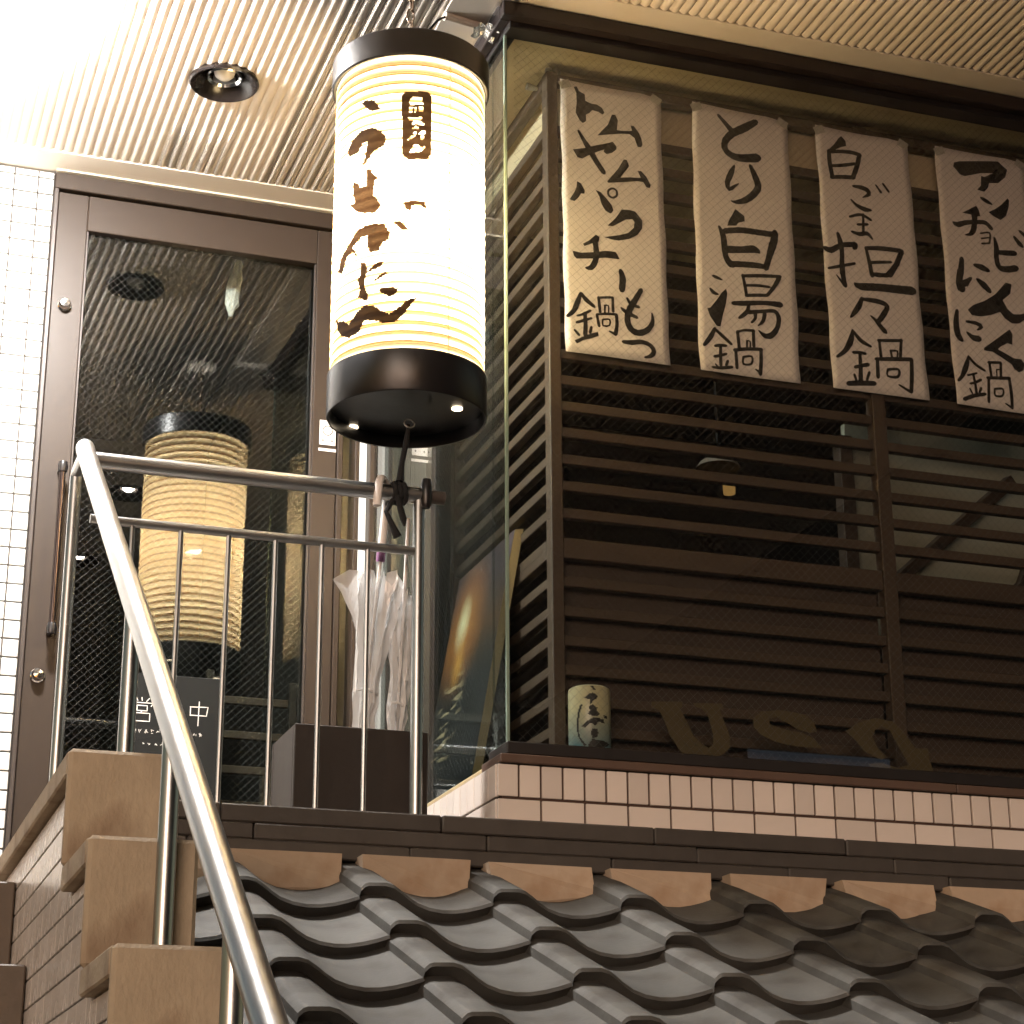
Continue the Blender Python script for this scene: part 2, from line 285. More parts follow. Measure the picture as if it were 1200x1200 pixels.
TR = json.loads(r'''{"papers":[[["p",[[36,-17],[45,-15],[50,-27],[66,-33],[67,-51],[83,-56],[99,-56],[112,-63],[119,-75],[114,-82],[103,-76],[85,-74],[78,-84],[69,-89],[69,-108],[60,-115],[52,-109],[41,-89],[44,-61],[43,-34]]],["p",[[139,-77],[148,-76],[155,-90],[152,-118],[165,-118],[186,-115],[193,-113],[189,-99],[198,-99],[211,-115],[218,-130],[221,-148],[217,-156],[208,-156],[203,-145],[200,-133],[186,-124],[165,-126],[136,-133],[99,-143],[113,-125],[128,-107]]],["s",[[48,-139,7],[61,-161,11],[78,-188,17],[94,-216,15],[114,-245,14]]],["p",[[32,-195],[63,-185],[101,-169],[130,-158],[140,-153],[150,-164],[150,-173],[138,-185],[123,-191],[115,-186],[117,-179],[95,-191],[75,-203],[57,-216],[44,-215],[36,-202]]],["p",[[169,-198],[178,-198],[183,-215],[174,-229],[162,-246],[159,-251],[185,-246],[214,-243],[206,-225],[215,-223],[229,-237],[240,-259],[237,-268],[228,-267],[220,-254],[203,-254],[162,-264],[125,-272],[122,-268],[137,-249],[154,-226]]],["p",[[41,-283],[52,-288],[61,-305],[60,-315],[51,-315],[44,-328],[33,-340],[20,-337],[33,-315],[39,-300]]],["p",[[90,-298],[104,-302],[120,-318],[133,-335],[137,-348],[129,-358],[115,-352],[105,-335],[100,-315]]],["s",[[148,-297,6],[147,-304,6],[142,-309,6],[136,-312,6],[130,-311,6],[125,-307,6],[124,-301,6],[125,-294,6],[130,-289,6],[136,-286,6],[142,-287,6],[147,-291,6],[148,-297,6]]],["p",[[120,-392],[142,-368],[159,-341],[179,-339],[195,-341],[213,-363],[212,-386],[199,-406],[177,-420],[149,-429],[129,-429],[111,-425],[149,-414],[174,-404],[190,-387],[192,-370],[187,-364],[168,-368],[150,-381],[134,-392]]],["p",[[88,-422],[98,-427],[95,-441],[81,-446],[58,-458],[54,-452],[70,-441]]],["p",[[26,-475],[49,-477],[85,-470],[113,-462],[140,-461],[151,-480],[140,-480],[112,-481],[81,-488],[37,-495],[30,-488]]],["s",[[86,-443,14],[89,-469,15],[86,-494,15],[74,-514,14],[61,-516,6]]],["s",[[152,-510,12],[157,-531,17],[154,-562,17]]],["s",[[46,-586,8],[36,-614,14],[26,-637,12],[10,-653,9]]],["s",[[46,-586,8],[59,-602,12],[80,-618,9]]],["s",[[35,-649,5],[53,-641,7],[70,-630,7]]],["s",[[55,-639,10],[56,-670,11],[54,-698,12]]],["s",[[33,-667,7],[52,-659,8],[72,-650,6]]],["s",[[27,-688,6],[38,-700,8]]],["s",[[71,-674,7],[67,-690,8]]],["p",[[26,-716],[50,-702],[69,-692],[87,-685],[89,-695],[73,-703],[49,-712],[32,-724]]],["s",[[92,-591,8],[95,-631,8]]],["s",[[92,-592,6],[114,-588,7],[130,-586,6]]],["s",[[129,-586,7],[129,-624,8]]],["s",[[108,-611,5],[107,-631,5]]],["s",[[106,-611,4],[117,-610,4],[117,-628,4]]],["s",[[86,-638,6],[109,-633,7],[137,-631,7]]],["s",[[86,-638,7],[91,-669,8]]],["s",[[137,-631,9],[138,-658,9],[133,-685,11]]],["s",[[133,-685,8],[118,-679,5]]],["s",[[101,-650,5],[119,-647,5],[118,-663,5],[101,-666,5],[101,-650,5]]],["s",[[205,-554,12],[189,-583,15],[172,-614,17],[166,-642,16],[175,-665,17],[194,-672,17],[218,-661,15],[233,-637,11],[232,-613,4]]],["s",[[167,-582,6],[177,-597,10],[198,-602,8]]],["s",[[151,-611,6],[164,-621,12],[192,-631,9]]],["s",[[152,-702,9],[174,-701,13],[202,-695,12],[225,-702,12],[233,-717,13],[224,-730,11],[208,-736,5]]]],[["s",[[74,-27,9],[93,-47,12],[109,-64,16]]],["s",[[182,-25,17],[146,-51,23],[111,-74,21],[90,-101,19],[91,-124,17],[112,-138,19],[142,-139,23],[181,-131,26]]],["s",[[114,-165,6],[104,-188,16],[93,-217,14],[98,-234,12],[112,-224,9],[125,-214,3]]],["s",[[159,-157,10],[171,-185,17],[179,-214,19],[164,-240,19],[140,-259,17],[114,-268,10],[102,-266,3]]],["s",[[65,-344,7],[75,-369,16],[78,-403,16],[79,-422,14]]],["s",[[80,-355,16],[125,-346,17],[171,-345,17],[216,-345,17]]],["s",[[220,-338,19],[215,-366,21],[202,-402,19]]],["s",[[81,-404,17],[123,-400,16],[157,-390,12],[170,-400,14]]],["p",[[112,-288],[137,-304],[137,-319],[119,-326],[113,-335],[88,-339],[92,-325],[103,-306]]],["s",[[75,-388,13],[77,-418,14],[86,-440,19],[97,-449,19]]],["s",[[210,-370,17],[200,-409,17],[188,-445,16]]],["s",[[79,-411,14],[116,-405,14],[160,-398,14],[173,-403,7]]],["s",[[91,-446,17],[131,-442,17],[165,-440,16],[192,-441,14]]],["s",[[41,-486,6],[52,-489,10],[66,-494,4]]],["s",[[33,-522,6],[42,-532,11],[54,-535,5]]],["s",[[123,-472,8],[128,-501,9],[131,-527,9]]],["s",[[123,-475,9],[170,-468,10],[228,-462,9]]],["s",[[224,-466,13],[209,-492,11],[188,-520,9]]],["s",[[132,-500,7],[162,-496,8],[196,-496,7]]],["s",[[130,-528,9],[161,-523,9],[188,-520,9]]],["s",[[93,-554,11],[126,-550,14],[177,-542,12],[224,-541,17]]],["s",[[136,-553,9],[132,-570,11],[118,-585,11],[108,-592,6]]],["s",[[135,-573,12],[172,-566,10],[206,-561,11],[217,-578,13],[212,-605,13],[196,-627,16],[177,-631,13],[161,-619,4]]],["s",[[152,-572,11],[153,-587,9],[142,-600,6]]],["s",[[179,-570,11],[174,-591,10],[160,-606,4]]],["s",[[42,-629,9],[29,-654,13],[11,-678,9]]],["s",[[43,-632,8],[62,-647,10],[85,-666,8]]],["s",[[40,-677,7],[55,-673,9],[71,-672,7]]],["s",[[55,-675,8],[54,-699,9],[53,-728,9]]],["s",[[37,-706,8],[54,-701,8],[70,-694,7]]],["s",[[38,-726,4],[44,-733,6]]],["s",[[73,-713,8],[67,-726,7]]],["s",[[29,-736,6],[52,-735,9],[84,-728,8]]],["s",[[103,-629,9],[106,-676,9]]],["s",[[101,-631,6],[123,-623,7],[148,-622,8]]],["s",[[146,-621,9],[146,-664,9]]],["s",[[128,-651,6],[127,-670,6]]],["s",[[128,-651,4],[136,-652,4],[136,-667,5]]],["s",[[92,-681,9],[127,-673,9],[167,-669,9]]],["s",[[96,-680,9],[97,-729,9]]],["s",[[165,-671,9],[164,-704,10],[160,-737,11]]],["s",[[161,-733,8],[148,-725,4]]],["s",[[116,-696,6],[139,-692,6],[137,-712,6],[115,-715,6],[116,-696,6]]],["p",[[76,-517],[79,-530],[74,-559],[65,-590],[57,-622],[47,-622],[30,-598],[23,-576],[31,-575],[48,-553],[64,-529]]]],[["p",[[77,-20],[89,-32],[90,-48],[76,-53],[62,-61],[35,-81],[30,-76],[54,-49],[68,-29]]],["s",[[37,-71,12],[37,-109,13],[42,-149,13]]],["s",[[43,-74,10],[73,-67,11],[107,-64,12],[130,-68,12]]],["s",[[128,-66,13],[118,-102,14],[102,-141,13]]],["s",[[44,-115,9],[78,-107,10],[113,-96,9]]],["s",[[38,-150,11],[72,-143,12],[106,-139,12]]],["s",[[101,-165,7],[123,-165,13],[142,-170,14],[146,-182,12],[127,-194,3]]],["s",[[92,-206,5],[108,-220,10],[130,-228,14],[149,-228,7]]],["s",[[169,-150,5],[183,-170,8]]],["s",[[191,-143,7],[206,-164,7]]],["s",[[85,-257,7],[118,-246,9],[147,-257,8]]],["s",[[106,-276,7],[136,-271,8]]],["s",[[125,-243,7],[122,-296,8]]],["s",[[88,-299,7],[110,-303,12],[133,-298,12],[147,-312,6]]],["s",[[47,-310,9],[53,-333,15],[56,-365,13],[54,-394,14],[52,-427,13]]],["s",[[7,-358,13],[25,-362,17],[56,-343,14],[97,-335,16]]],["s",[[92,-346,13],[98,-340,13]]],["s",[[14,-415,7],[48,-404,9],[91,-390,8]]],["s",[[126,-339,8],[133,-375,11],[139,-418,13]]],["s",[[126,-341,11],[168,-335,13],[228,-333,13]]],["s",[[231,-334,15],[213,-373,15],[192,-410,13]]],["s",[[138,-380,9],[165,-375,9],[197,-370,8]]],["s",[[54,-398,16],[55,-435,14],[59,-459,13]]],["s",[[57,-459,9],[36,-431,4]]],["s",[[135,-378,10],[138,-412,11]]],["s",[[217,-369,16],[198,-393,14],[178,-413,11]]],["s",[[136,-413,11],[161,-412,13],[186,-410,11]]],["s",[[87,-448,9],[102,-454,20],[162,-448,22],[257,-443,25]]],["s",[[67,-546,6],[80,-530,14],[95,-508,16],[104,-486,9]]],["s",[[102,-490,9],[128,-489,13],[155,-490,14],[176,-499,14],[163,-525,16],[146,-548,14]]],["s",[[125,-534,4],[139,-545,11],[154,-563,14],[165,-574,13]]],["s",[[70,-582,7],[62,-613,17],[45,-642,13],[22,-661,8]]],["s",[[71,-585,8],[92,-609,12],[119,-621,7]]],["s",[[67,-644,8],[86,-642,9],[102,-643,8]]],["s",[[86,-643,9],[86,-677,11],[84,-723,14]]],["s",[[70,-684,9],[87,-678,10],[108,-672,11]]],["s",[[67,-704,7],[72,-720,8]]],["s",[[110,-693,8],[102,-714,8]]],["s",[[48,-731,13],[84,-725,14],[124,-721,13]]],["s",[[144,-599,8],[146,-647,9]]],["s",[[141,-601,8],[176,-596,9],[211,-591,8]]],["s",[[209,-589,9],[202,-641,9]]],["s",[[175,-624,7],[178,-643,7]]],["s",[[174,-625,6],[195,-623,6],[193,-639,5]]],["s",[[130,-654,9],[179,-647,11],[235,-640,11]]],["s",[[135,-653,10],[134,-703,11]]],["s",[[235,-640,11],[232,-684,12],[227,-731,11]]],["s",[[225,-731,9],[193,-716,5]]],["s",[[163,-678,7],[194,-674,7],[191,-694,8],[162,-696,6],[163,-678,6]]]],[["p",[[55,-41],[71,-35],[142,-23],[190,-16],[217,-37],[209,-61],[186,-82],[158,-86],[153,-101],[141,-115],[120,-112],[132,-98],[135,-68],[145,-70],[173,-54],[135,-60],[85,-77],[71,-74],[52,-53]]],["p",[[210,-124],[215,-128],[212,-149],[201,-178],[183,-193],[162,-185],[148,-174],[168,-163],[190,-146]]],["p",[[112,-161],[119,-172],[122,-191],[106,-194],[91,-190],[67,-189],[90,-175]]],["s",[[129,-134,7],[142,-141,13],[160,-149,6]]],["s",[[38,-222,8],[50,-227,16],[76,-217,14],[111,-210,13],[136,-209,13],[152,-224,12]]],["s",[[104,-191,18],[102,-215,16],[95,-239,16],[84,-251,10],[70,-254,3]]],["s",[[117,-243,5],[145,-238,6],[141,-269,6]]],["s",[[118,-258,5],[141,-252,5]]],["s",[[118,-273,6],[141,-269,6]]],["s",[[158,-250,7],[161,-279,15],[158,-310,15],[164,-336,16],[186,-339,19],[216,-331,19]]],["s",[[166,-292,13],[191,-290,16],[217,-287,16]]],["s",[[219,-237,8],[233,-255,15],[242,-263,10]]],["s",[[238,-217,8],[259,-233,13],[266,-239,9]]],["s",[[53,-326,13],[48,-360,18],[40,-394,18]]],["s",[[89,-340,9],[110,-344,18],[130,-351,12]]],["s",[[46,-362,19],[38,-398,17],[46,-414,28]]],["s",[[56,-399,22],[76,-380,8]]],["s",[[94,-381,9],[111,-394,19],[129,-411,14]]],["s",[[27,-479,10],[21,-515,17],[23,-549,19],[33,-563,14]]],["s",[[52,-507,7],[79,-508,11],[96,-516,12],[83,-527,4]]],["s",[[51,-538,6],[68,-551,16],[86,-552,19]]],["s",[[49,-607,7],[37,-639,16],[22,-668,11],[10,-681,8]]],["s",[[50,-610,8],[68,-628,9],[94,-641,7]]],["s",[[40,-662,6],[58,-656,6],[68,-652,6]]],["s",[[57,-656,8],[60,-683,8],[61,-710,9]]],["s",[[45,-685,6],[60,-680,7],[79,-669,8]]],["s",[[42,-699,5],[48,-712,6]]],["s",[[77,-693,8],[70,-707,7]]],["s",[[22,-732,11],[53,-718,11],[88,-708,9]]],["s",[[110,-615,8],[112,-658,8]]],["s",[[107,-616,8],[145,-611,8]]],["s",[[145,-611,8],[141,-652,8]]],["s",[[130,-633,4],[129,-652,4]]],["s",[[130,-633,4],[139,-632,4]]],["s",[[99,-661,9],[134,-656,9],[168,-652,9]]],["s",[[103,-661,8],[96,-729,9]]],["s",[[166,-652,9],[168,-696,10],[166,-737,9]]],["s",[[164,-735,7],[147,-726,4]]],["s",[[118,-689,6],[143,-686,6],[140,-705,6],[118,-708,6],[118,-689,6]]],["p",[[178,-379],[196,-381],[190,-410],[166,-431],[178,-454],[195,-467],[214,-465],[235,-458],[249,-447],[243,-466],[231,-476],[211,-491],[189,-494],[168,-482],[155,-466],[125,-479],[95,-487],[70,-487],[59,-473],[76,-457],[110,-441],[145,-417]]],["p",[[180,-512],[188,-524],[185,-555],[171,-552],[149,-565],[140,-574],[159,-581],[187,-593],[209,-592],[218,-606],[211,-624],[198,-631],[185,-624],[178,-611],[150,-596],[122,-583],[97,-583],[98,-576],[125,-555],[152,-534]]]]],"left":[1.6042,1.9631,2.3168,2.6737],"top":2.721,"lan":[[[-56.4,2.3831],[-49.9,2.3848],[-44.3,2.3793],[-38.1,2.3533],[-46.1,2.3526],[-50.8,2.3644]],[[-70.1,2.2779],[-64.0,2.2963],[-54.6,2.3118],[-45.4,2.3122],[-37.7,2.2971],[-34.1,2.2824],[-34.8,2.26],[-43.0,2.2505],[-46.8,2.2362],[-53.4,2.2191],[-50.9,2.2453],[-49.1,2.278],[-53.3,2.2789],[-57.6,2.2574],[-67.7,2.259]],[[-49.6,2.2115],[-46.6,2.2077],[-39.8,2.1805],[-42.5,2.1738],[-43.3,2.1434],[-36.7,2.1158],[-40.2,2.0968],[-50.8,2.1001],[-58.6,2.1141],[-66.3,2.1365],[-60.0,2.138],[-62.6,2.1606],[-62.3,2.1914],[-58.0,2.184],[-54.6,2.1693],[-49.3,2.1703]],[[-20.4,2.1156],[-12.1,2.1216],[-4.5,2.1182],[-2.7,2.0966],[-8.7,2.1113],[-13.7,2.1075],[-15.3,2.0934],[-18.7,2.0988]],[[-56.4,2.0671],[-46.0,2.0726],[-34.7,2.0677],[-29.7,2.0441],[-30.5,2.0258],[-36.4,2.0188],[-37.3,2.0007],[-45.6,2.0039],[-47.9,2.0257],[-46.9,2.0436],[-51.4,2.0455],[-56.2,2.0387],[-61.3,2.0281],[-55.9,2.0043],[-57.7,1.9982],[-61.2,2.0186],[-66.9,2.0122],[-73.0,1.9756],[-80.3,1.9891],[-73.7,2.0231],[-65.7,2.0389]],[[-28.8,2.0703],[-22.2,2.0706],[-15.6,2.0472],[-21.2,2.0472]],[[-52.7,1.9845],[-48.1,1.9795],[-46.9,1.9601],[-39.1,1.977],[-34.2,1.9762],[-36.0,1.9632],[-47.4,1.9543],[-49.5,1.9343],[-48.2,1.9151],[-45.4,1.901],[-46.9,1.8868],[-55.0,1.902],[-53.4,1.919],[-56.0,1.9457],[-53.1,1.9556]],[[-44.0,1.9307],[-32.1,1.9525],[-31.1,1.946],[-39.9,1.9314]],[[-39.7,1.91],[-30.0,1.9122],[-22.0,1.9092],[-26.1,1.893],[-29.8,1.8893]],[[-83.1,1.8888],[-77.0,1.8662],[-69.8,1.8611],[-63.6,1.8457],[-55.9,1.8662],[-49.0,1.8776],[-41.5,1.8745],[-35.5,1.8595],[-29.6,1.8485],[-23.2,1.8623],[-15.0,1.8834],[-9.4,1.8873],[-14.9,1.8652],[-20.3,1.841],[-25.8,1.8281],[-33.3,1.8286],[-41.3,1.8381],[-48.8,1.8426],[-53.1,1.8186],[-63.2,1.8121],[-70.9,1.8243],[-77.7,1.8455]]],"plate":[[-22.7,2.3833],[-20.1,2.3903],[-3.0,2.394],[-0.2,2.3845],[-0.3,2.3053],[-0.3,2.2375],[-3.6,2.2227],[-17.8,2.2195],[-21.6,2.2329],[-22.1,2.3005]],"glyph":[[[-17.3,2.3668],[-14.2,2.3779],[-7.8,2.3775],[-6.7,2.3599],[-12.0,2.3593],[-15.7,2.356]],[[-16.8,2.3524],[-14.1,2.3526],[-15.1,2.3381],[-17.0,2.3398]],[[-13.3,2.3527],[-11.2,2.3531],[-11.4,2.3405],[-13.0,2.3402]],[[-10.4,2.3533],[-6.4,2.3546],[-6.3,2.3411],[-9.8,2.3409]],[[-17.7,2.3254],[-7.1,2.3282],[-8.2,2.3216],[-9.8,2.3194],[-5.2,2.3101],[-7.0,2.3068],[-11.8,2.3108],[-15.5,2.3067],[-13.5,2.3186],[-17.2,2.3182]],[[-14.4,2.2988],[-11.8,2.3046],[-8.6,2.3],[-11.8,2.2965]],[[-13.4,2.29],[-11.0,2.2896],[-11.7,2.2831],[-13.6,2.2846]],[[-10.2,2.2853],[-7.0,2.2942],[-4.6,2.2934],[-5.9,2.2857],[-9.1,2.2829]],[[-17.8,2.2691],[-15.4,2.279],[-12.5,2.2812],[-13.8,2.2739]],[[-8.6,2.2804],[-6.2,2.2812],[-5.9,2.2732],[-8.0,2.2725]],[[-16.3,2.239],[-13.2,2.258],[-10.6,2.2594],[-8.5,2.2519],[-4.5,2.256],[-6.8,2.2453],[-10.5,2.239],[-11.6,2.2423],[-14.7,2.2365]]],"vase":[[[-17.7,1.1269],[-10.3,1.1261],[-2.9,1.1175],[-10.5,1.1181]],[[-34.0,1.0998],[-23.3,1.1083],[-10.6,1.111],[1.2,1.1053],[-0.1,1.0981],[-11.0,1.0923],[-13.3,1.0869],[-19.6,1.0851],[-17.3,1.094]],[[-21.8,1.0798],[-11.2,1.0843],[0.6,1.0768],[-0.7,1.0697],[8.3,1.0633],[-1.0,1.0582],[-16.0,1.0586],[-25.2,1.064],[-19.9,1.0692]],[[-45.3,1.0864],[-39.8,1.0842],[-46.9,1.0671],[-52.1,1.0464],[-51.4,1.0234],[-46.9,1.0106],[-31.9,0.9938],[-36.2,0.9905],[-51.7,1.0093],[-57.5,1.0276],[-57.0,1.0505],[-52.8,1.0712]],[[-43.0,1.0349],[-30.9,1.0447],[-14.0,1.0533],[3.4,1.054],[18.2,1.0519],[22.1,1.0435],[3.2,1.0452],[-5.9,1.0359],[-18.4,1.0427],[-33.2,1.0325]],[[18.4,1.0608],[34.1,1.0629],[32.0,1.0555],[22.5,1.0551]],[[-15.5,1.0304],[-1.7,1.029],[2.6,1.0205],[-2.1,1.0097],[-12.9,1.0075],[-17.9,1.0163]],[[-15.0,1.0058],[22.2,1.003],[43.7,0.9991],[11.1,0.9843],[-23.7,0.9848],[-25.6,0.9936]]],"uso":[[[1.7516,1.0947],[1.8274,1.1004],[1.8252,1.0872],[1.8199,1.0836],[1.8378,1.0525],[1.8506,1.0243],[1.8706,1.0063],[1.8876,0.9995],[1.8983,1.0083],[1.8993,1.031],[1.8887,1.0724],[1.8737,1.0876],[1.8548,1.0927],[1.8533,1.0991],[1.9231,1.1028],[1.9279,1.0917],[1.9172,1.0876],[1.9283,1.059],[1.9409,1.0274],[1.9399,1.0046],[1.9218,0.9873],[1.8901,0.9755],[1.8417,0.9707],[1.8183,0.9867],[1.7954,1.0172],[1.7796,1.0579],[1.7699,1.0766],[1.7512,1.0817]],[[1.9992,1.074],[2.0212,1.092],[2.0642,1.0985],[2.1034,1.0965],[2.1318,1.0903],[2.1525,1.0752],[2.1586,1.0558],[2.1403,1.0512],[2.1119,1.0558],[2.0841,1.0703],[2.0562,1.0814],[2.0382,1.0768],[2.0411,1.0639],[2.0691,1.0561],[2.1187,1.0497],[2.1504,1.0388],[2.1707,1.0171],[2.1312,1.0171],[2.0884,1.0181],[2.0498,1.0252],[2.0151,1.0391],[2.0,1.0544]],[[2.2313,1.061],[2.2656,1.0834],[2.3106,1.0984],[2.3546,1.0932],[2.3757,1.0779],[2.396,1.0525],[2.4094,1.0334],[2.4431,1.0357],[2.4447,1.009],[2.4567,0.9731],[2.4163,0.9789],[2.3748,0.9679],[2.3305,0.9651],[2.2947,0.976],[2.2847,0.9885],[2.3179,0.994],[2.3612,0.9836],[2.3916,0.9955],[2.3652,1.037],[2.3457,1.0725],[2.3241,1.081],[2.3086,1.0698],[2.3001,1.0525],[2.3129,1.0268],[2.3336,1.0083],[2.3184,1.0006],[2.2757,1.0177],[2.2556,1.0428]]]}''')
# ================================================================== SETTING
ZC = 2.79; YD = 5.25; ZL = .612
g = MB().box(-40, 40, -40, 40, -1.75, -1.55).build('ground', 'asphalt'); tag(g, kind='structure')
# --- ribbed ceiling: fluted panel, flat border boards
HOLES = [(.826, 4.625), (1.165, 2.70), (1.125, 1.74)]; HR = .086
def fluted(x0, x1, y0, y1):
    p = .0255; n = 8; xs = []; x = x0
    while x <= x1: xs.append(x); x += p/n
    vs = []; fs = []; zf = lambda x: ZC-.0065*abs(math.sin(math.pi*(x-x0)/p))**.75
    for xa, xb in zip(xs, xs[1:]):
        ys = [y0]
        for cx_, cy_ in sorted(HOLES, key=lambda h: h[1]):
            d = abs((xa+xb)/2-cx_)
            if d < HR and y0 < cy_ < y1: h = math.sqrt(HR*HR-d*d); ys += [cy_-h, cy_+h]
        ys.append(y1)
        for a, b in zip(ys[::2], ys[1::2]):
            n_ = len(vs); vs += [(xa, a, zf(xa)), (xa, b, zf(xa)), (xb, b, zf(xb)), (xb, a, zf(xb))]; fs.append((n_, n_+1, n_+2, n_+3))
    return vs, fs
mb = MB(); mb.add(*fluted(-1.2, 1.275, -2.6, 5.135), smooth=True); mb.add(*fluted(1.275, 3.9, -2.6, 3.965), smooth=True)  # forward end is out of view, lengthened to keep sky out of reflections
mb.weld = True
ceil = mb.build('ceiling', 'ceiling_rib'); tag(ceil, kind='structure')
box('border_board', -1.2, 1.3, 5.13, 5.27, ZC-.008, ZC+.02, 'ceiling_paint', ceil)
box('border_board', 1.268, 1.42, 3.96, 5.128, ZC-.0085, ZC+.02, 'ceiling_paint', ceil)
box('border_board', 1.4225, 3.9, 3.96, 4.12, ZC-.008, ZC+.02, 'ceiling_paint', ceil)
box('ceiling_slab', -1.2, 3.95, -2.6, 5.3, ZC+.075, ZC+.15, 'ceiling_paint', ceil)
# --- stairs and landing (setting)
st = tag(MB().box(-.7, 1.44, 3.985, 5.25, ZL-.18, ZL).build('landing', 'landing_stone'), kind='structure')
stairs = tag(MB().box(-.72, .388, 3.99, 4.2, -1.55, ZL-.184).build('stairs', 'stair_stone'), kind='structure')
for k in range(12):
    y1 = 3.982-.29*k; z = ZL-.185*k
    if z < -1.5: break
    box('stair_step', -.7, .386, y1-.29, y1, max(z-.185-.03, -1.549), z-.185, 'stair_stone', stairs, .004)
    box('stair_riser', -.7, .386, y1-.018, y1+.002, z-.183, z-.002, 'stair_stone', stairs, .003)
# --- inside the building: dark rooms that close the view through the glass
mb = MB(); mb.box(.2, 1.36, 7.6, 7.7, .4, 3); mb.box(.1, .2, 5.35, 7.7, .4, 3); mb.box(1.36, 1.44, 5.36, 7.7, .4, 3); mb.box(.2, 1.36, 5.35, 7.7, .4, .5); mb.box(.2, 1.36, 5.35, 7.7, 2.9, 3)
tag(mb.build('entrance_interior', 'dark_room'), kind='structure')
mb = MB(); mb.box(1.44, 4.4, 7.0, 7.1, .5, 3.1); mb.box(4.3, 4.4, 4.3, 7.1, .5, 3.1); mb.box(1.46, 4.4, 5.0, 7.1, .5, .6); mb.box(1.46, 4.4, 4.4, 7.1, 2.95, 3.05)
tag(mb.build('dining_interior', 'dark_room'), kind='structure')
# ================================================================== LEFT WALL with white tiles
tw = thing('tiled_wall', 'wall of glossy white tiles with dark joints left of the entrance door', 'wall', (.2, 5.25, ZL))
box('grout', -.9, .476, 5.252, 5.45, .3, ZC-.009, 'white_grout', tw, 0)
cols = [(.432, .475)]+[(.432-.065*(k+1), .432-.065*k) for k in range(20)]
rest = MB(); n = 0
ztop = ZC-.012
for ci, (a, b) in enumerate(cols):
    for r in range(46):
        z1 = ztop-.0492*r+(.028 if r else 0); z0 = ztop-.0492*(r+1)+.028
        if z0 < ZL-.05: break
        if ci < 6:
            piece('tile', ((a+b)/2, 5.2485+jit(.0004), (z0+z1)/2), (b-a-.0042, .008, z1-z0-.0045), 'white_tile', tw, .0014, (jit(.004), 0, jit(.004)))
        else: rest.box(a+.002, b-.002, 5.2445, 5.2525, z0+.0022, z1-.0022)
tag(rest.build('tile_field', 'white_tile', tw), kind='stuff')
# ================================================================== ENTRANCE DOOR
dr = thing('entrance_door', 'brown metal framed glass entrance door with wired glass and bar handle', 'door', (.9, 5.25, ZL))
box('head_frame', .477, 1.383, 5.235, 5.34, 2.728, 2.776, 'brown_metal', dr)
box('drip_trim', .477, 1.40, 5.222, 5.245, 2.7765, 2.7818, 'pale_trim', dr)
box('jamb', .477, .489, 5.236, 5.34, ZL, 2.7275, 'dark_metal', dr)
leaf = box('door_leaf', .491, .574, 5.25, 5.30, ZL+.02, 2.724, 'brown_metal', dr)
box('stile', 1.232, 1.302, 5.25, 5.30, ZL+.02, 2.724, 'brown_metal', leaf)
box('top_rail', .5745, 1.2315, 5.25, 5.30, 2.617, 2.724, 'brown_metal', leaf)
box('bottom_rail', .5745, 1.2315, 5.25, 5.30, ZL+.02, .86, 'brown_metal', leaf)
for x0, x1, z0, z1 in ((.5745, .580, .861, 2.616), (1.226, 1.2315, .861, 2.616)):
    box('glazing_bead', x0, x1, 5.254, 5.266, z0, z1, 'dark_metal', leaf, .001)
pane = box('door_pane', .576, 1.230, 5.272, 5.278, .858, 2.619, 'door_glass', leaf, 0); pane.rotation_euler.z = .0137
def wires(x0, x1, z0, z1, fn, pitch, r):
    mb = MB(); d = pitch*math.sqrt(2)
    for sg in (1, -1):
        c = -6.0
        while c < 8:
            # line z = sg*x + c clipped to the rectangle
            P = []
            for x in (x0, x1):
                z = sg*x+c
                if z0 <= z <= z1: P.append((x, z))
            for z in (z0, z1):
                x = (z-c)/sg
                if x0 < x < x1: P.append((x, z))
            if len(P) >= 2 and math.hypot(P[0][0]-P[1][0], P[0][1]-P[1][1]) > .01:
                (xa, za), (xb, zb) = P[0], P[1]; ox, oz = (r*.7, -r*.7*sg)
                ns = max(1, int(math.hypot(xb-xa, zb-za)/.06)); q = []      # short pieces
                for k in range(ns+1):
                    x, z = xa+(xb-xa)*k/ns, za+(zb-za)*k/ns; q += [fn(x+ox, z+oz, 0), fn(x-ox, z-oz, 0), fn(x, z, r)]
                mb.add(q, [(3*k+i, 3*k+(i+1) % 3, 3*k+3+(i+1) % 3, 3*k+3+i) for k in range(ns) for i in range(3)])
            c += d
    return mb
tag(wires(.58, 1.226, .862, 2.615, lambda x, z, o: (x, 5.275-o+(x-.903)*.0137, z), .0155, .00030).build('wire_mesh', 'wire', pane), kind='stuff')
for z in (2.381, 1.337):
    k = MB().lathe([(0, .026), (.012, .024), (.0165, .016), (.016, .006), (.019, .004), (.019, 0)], (.527, 5.249, z), 24, axis='y'); k.build('lock_knob', 'chrome', leaf)
mb = MB().tube([(.549, 5.20, 1.455), (.549, 5.20, 1.893)], .0085, 14); h = mb.build('handle', 'bronze', leaf)
for z in (1.452, 1.895):
    MB().tube([(.549, 5.249, z), (.549, 5.20, z)], .009, 12).build('handle_bracket', 'black_lacquer', h)
    MB().lathe([(0, -.017), (.011, -.014), (.014, 0), (.011, .014), (0, .017)], (.549, 5.20, z), 16).build('handle_ball', 'black_lacquer', h)
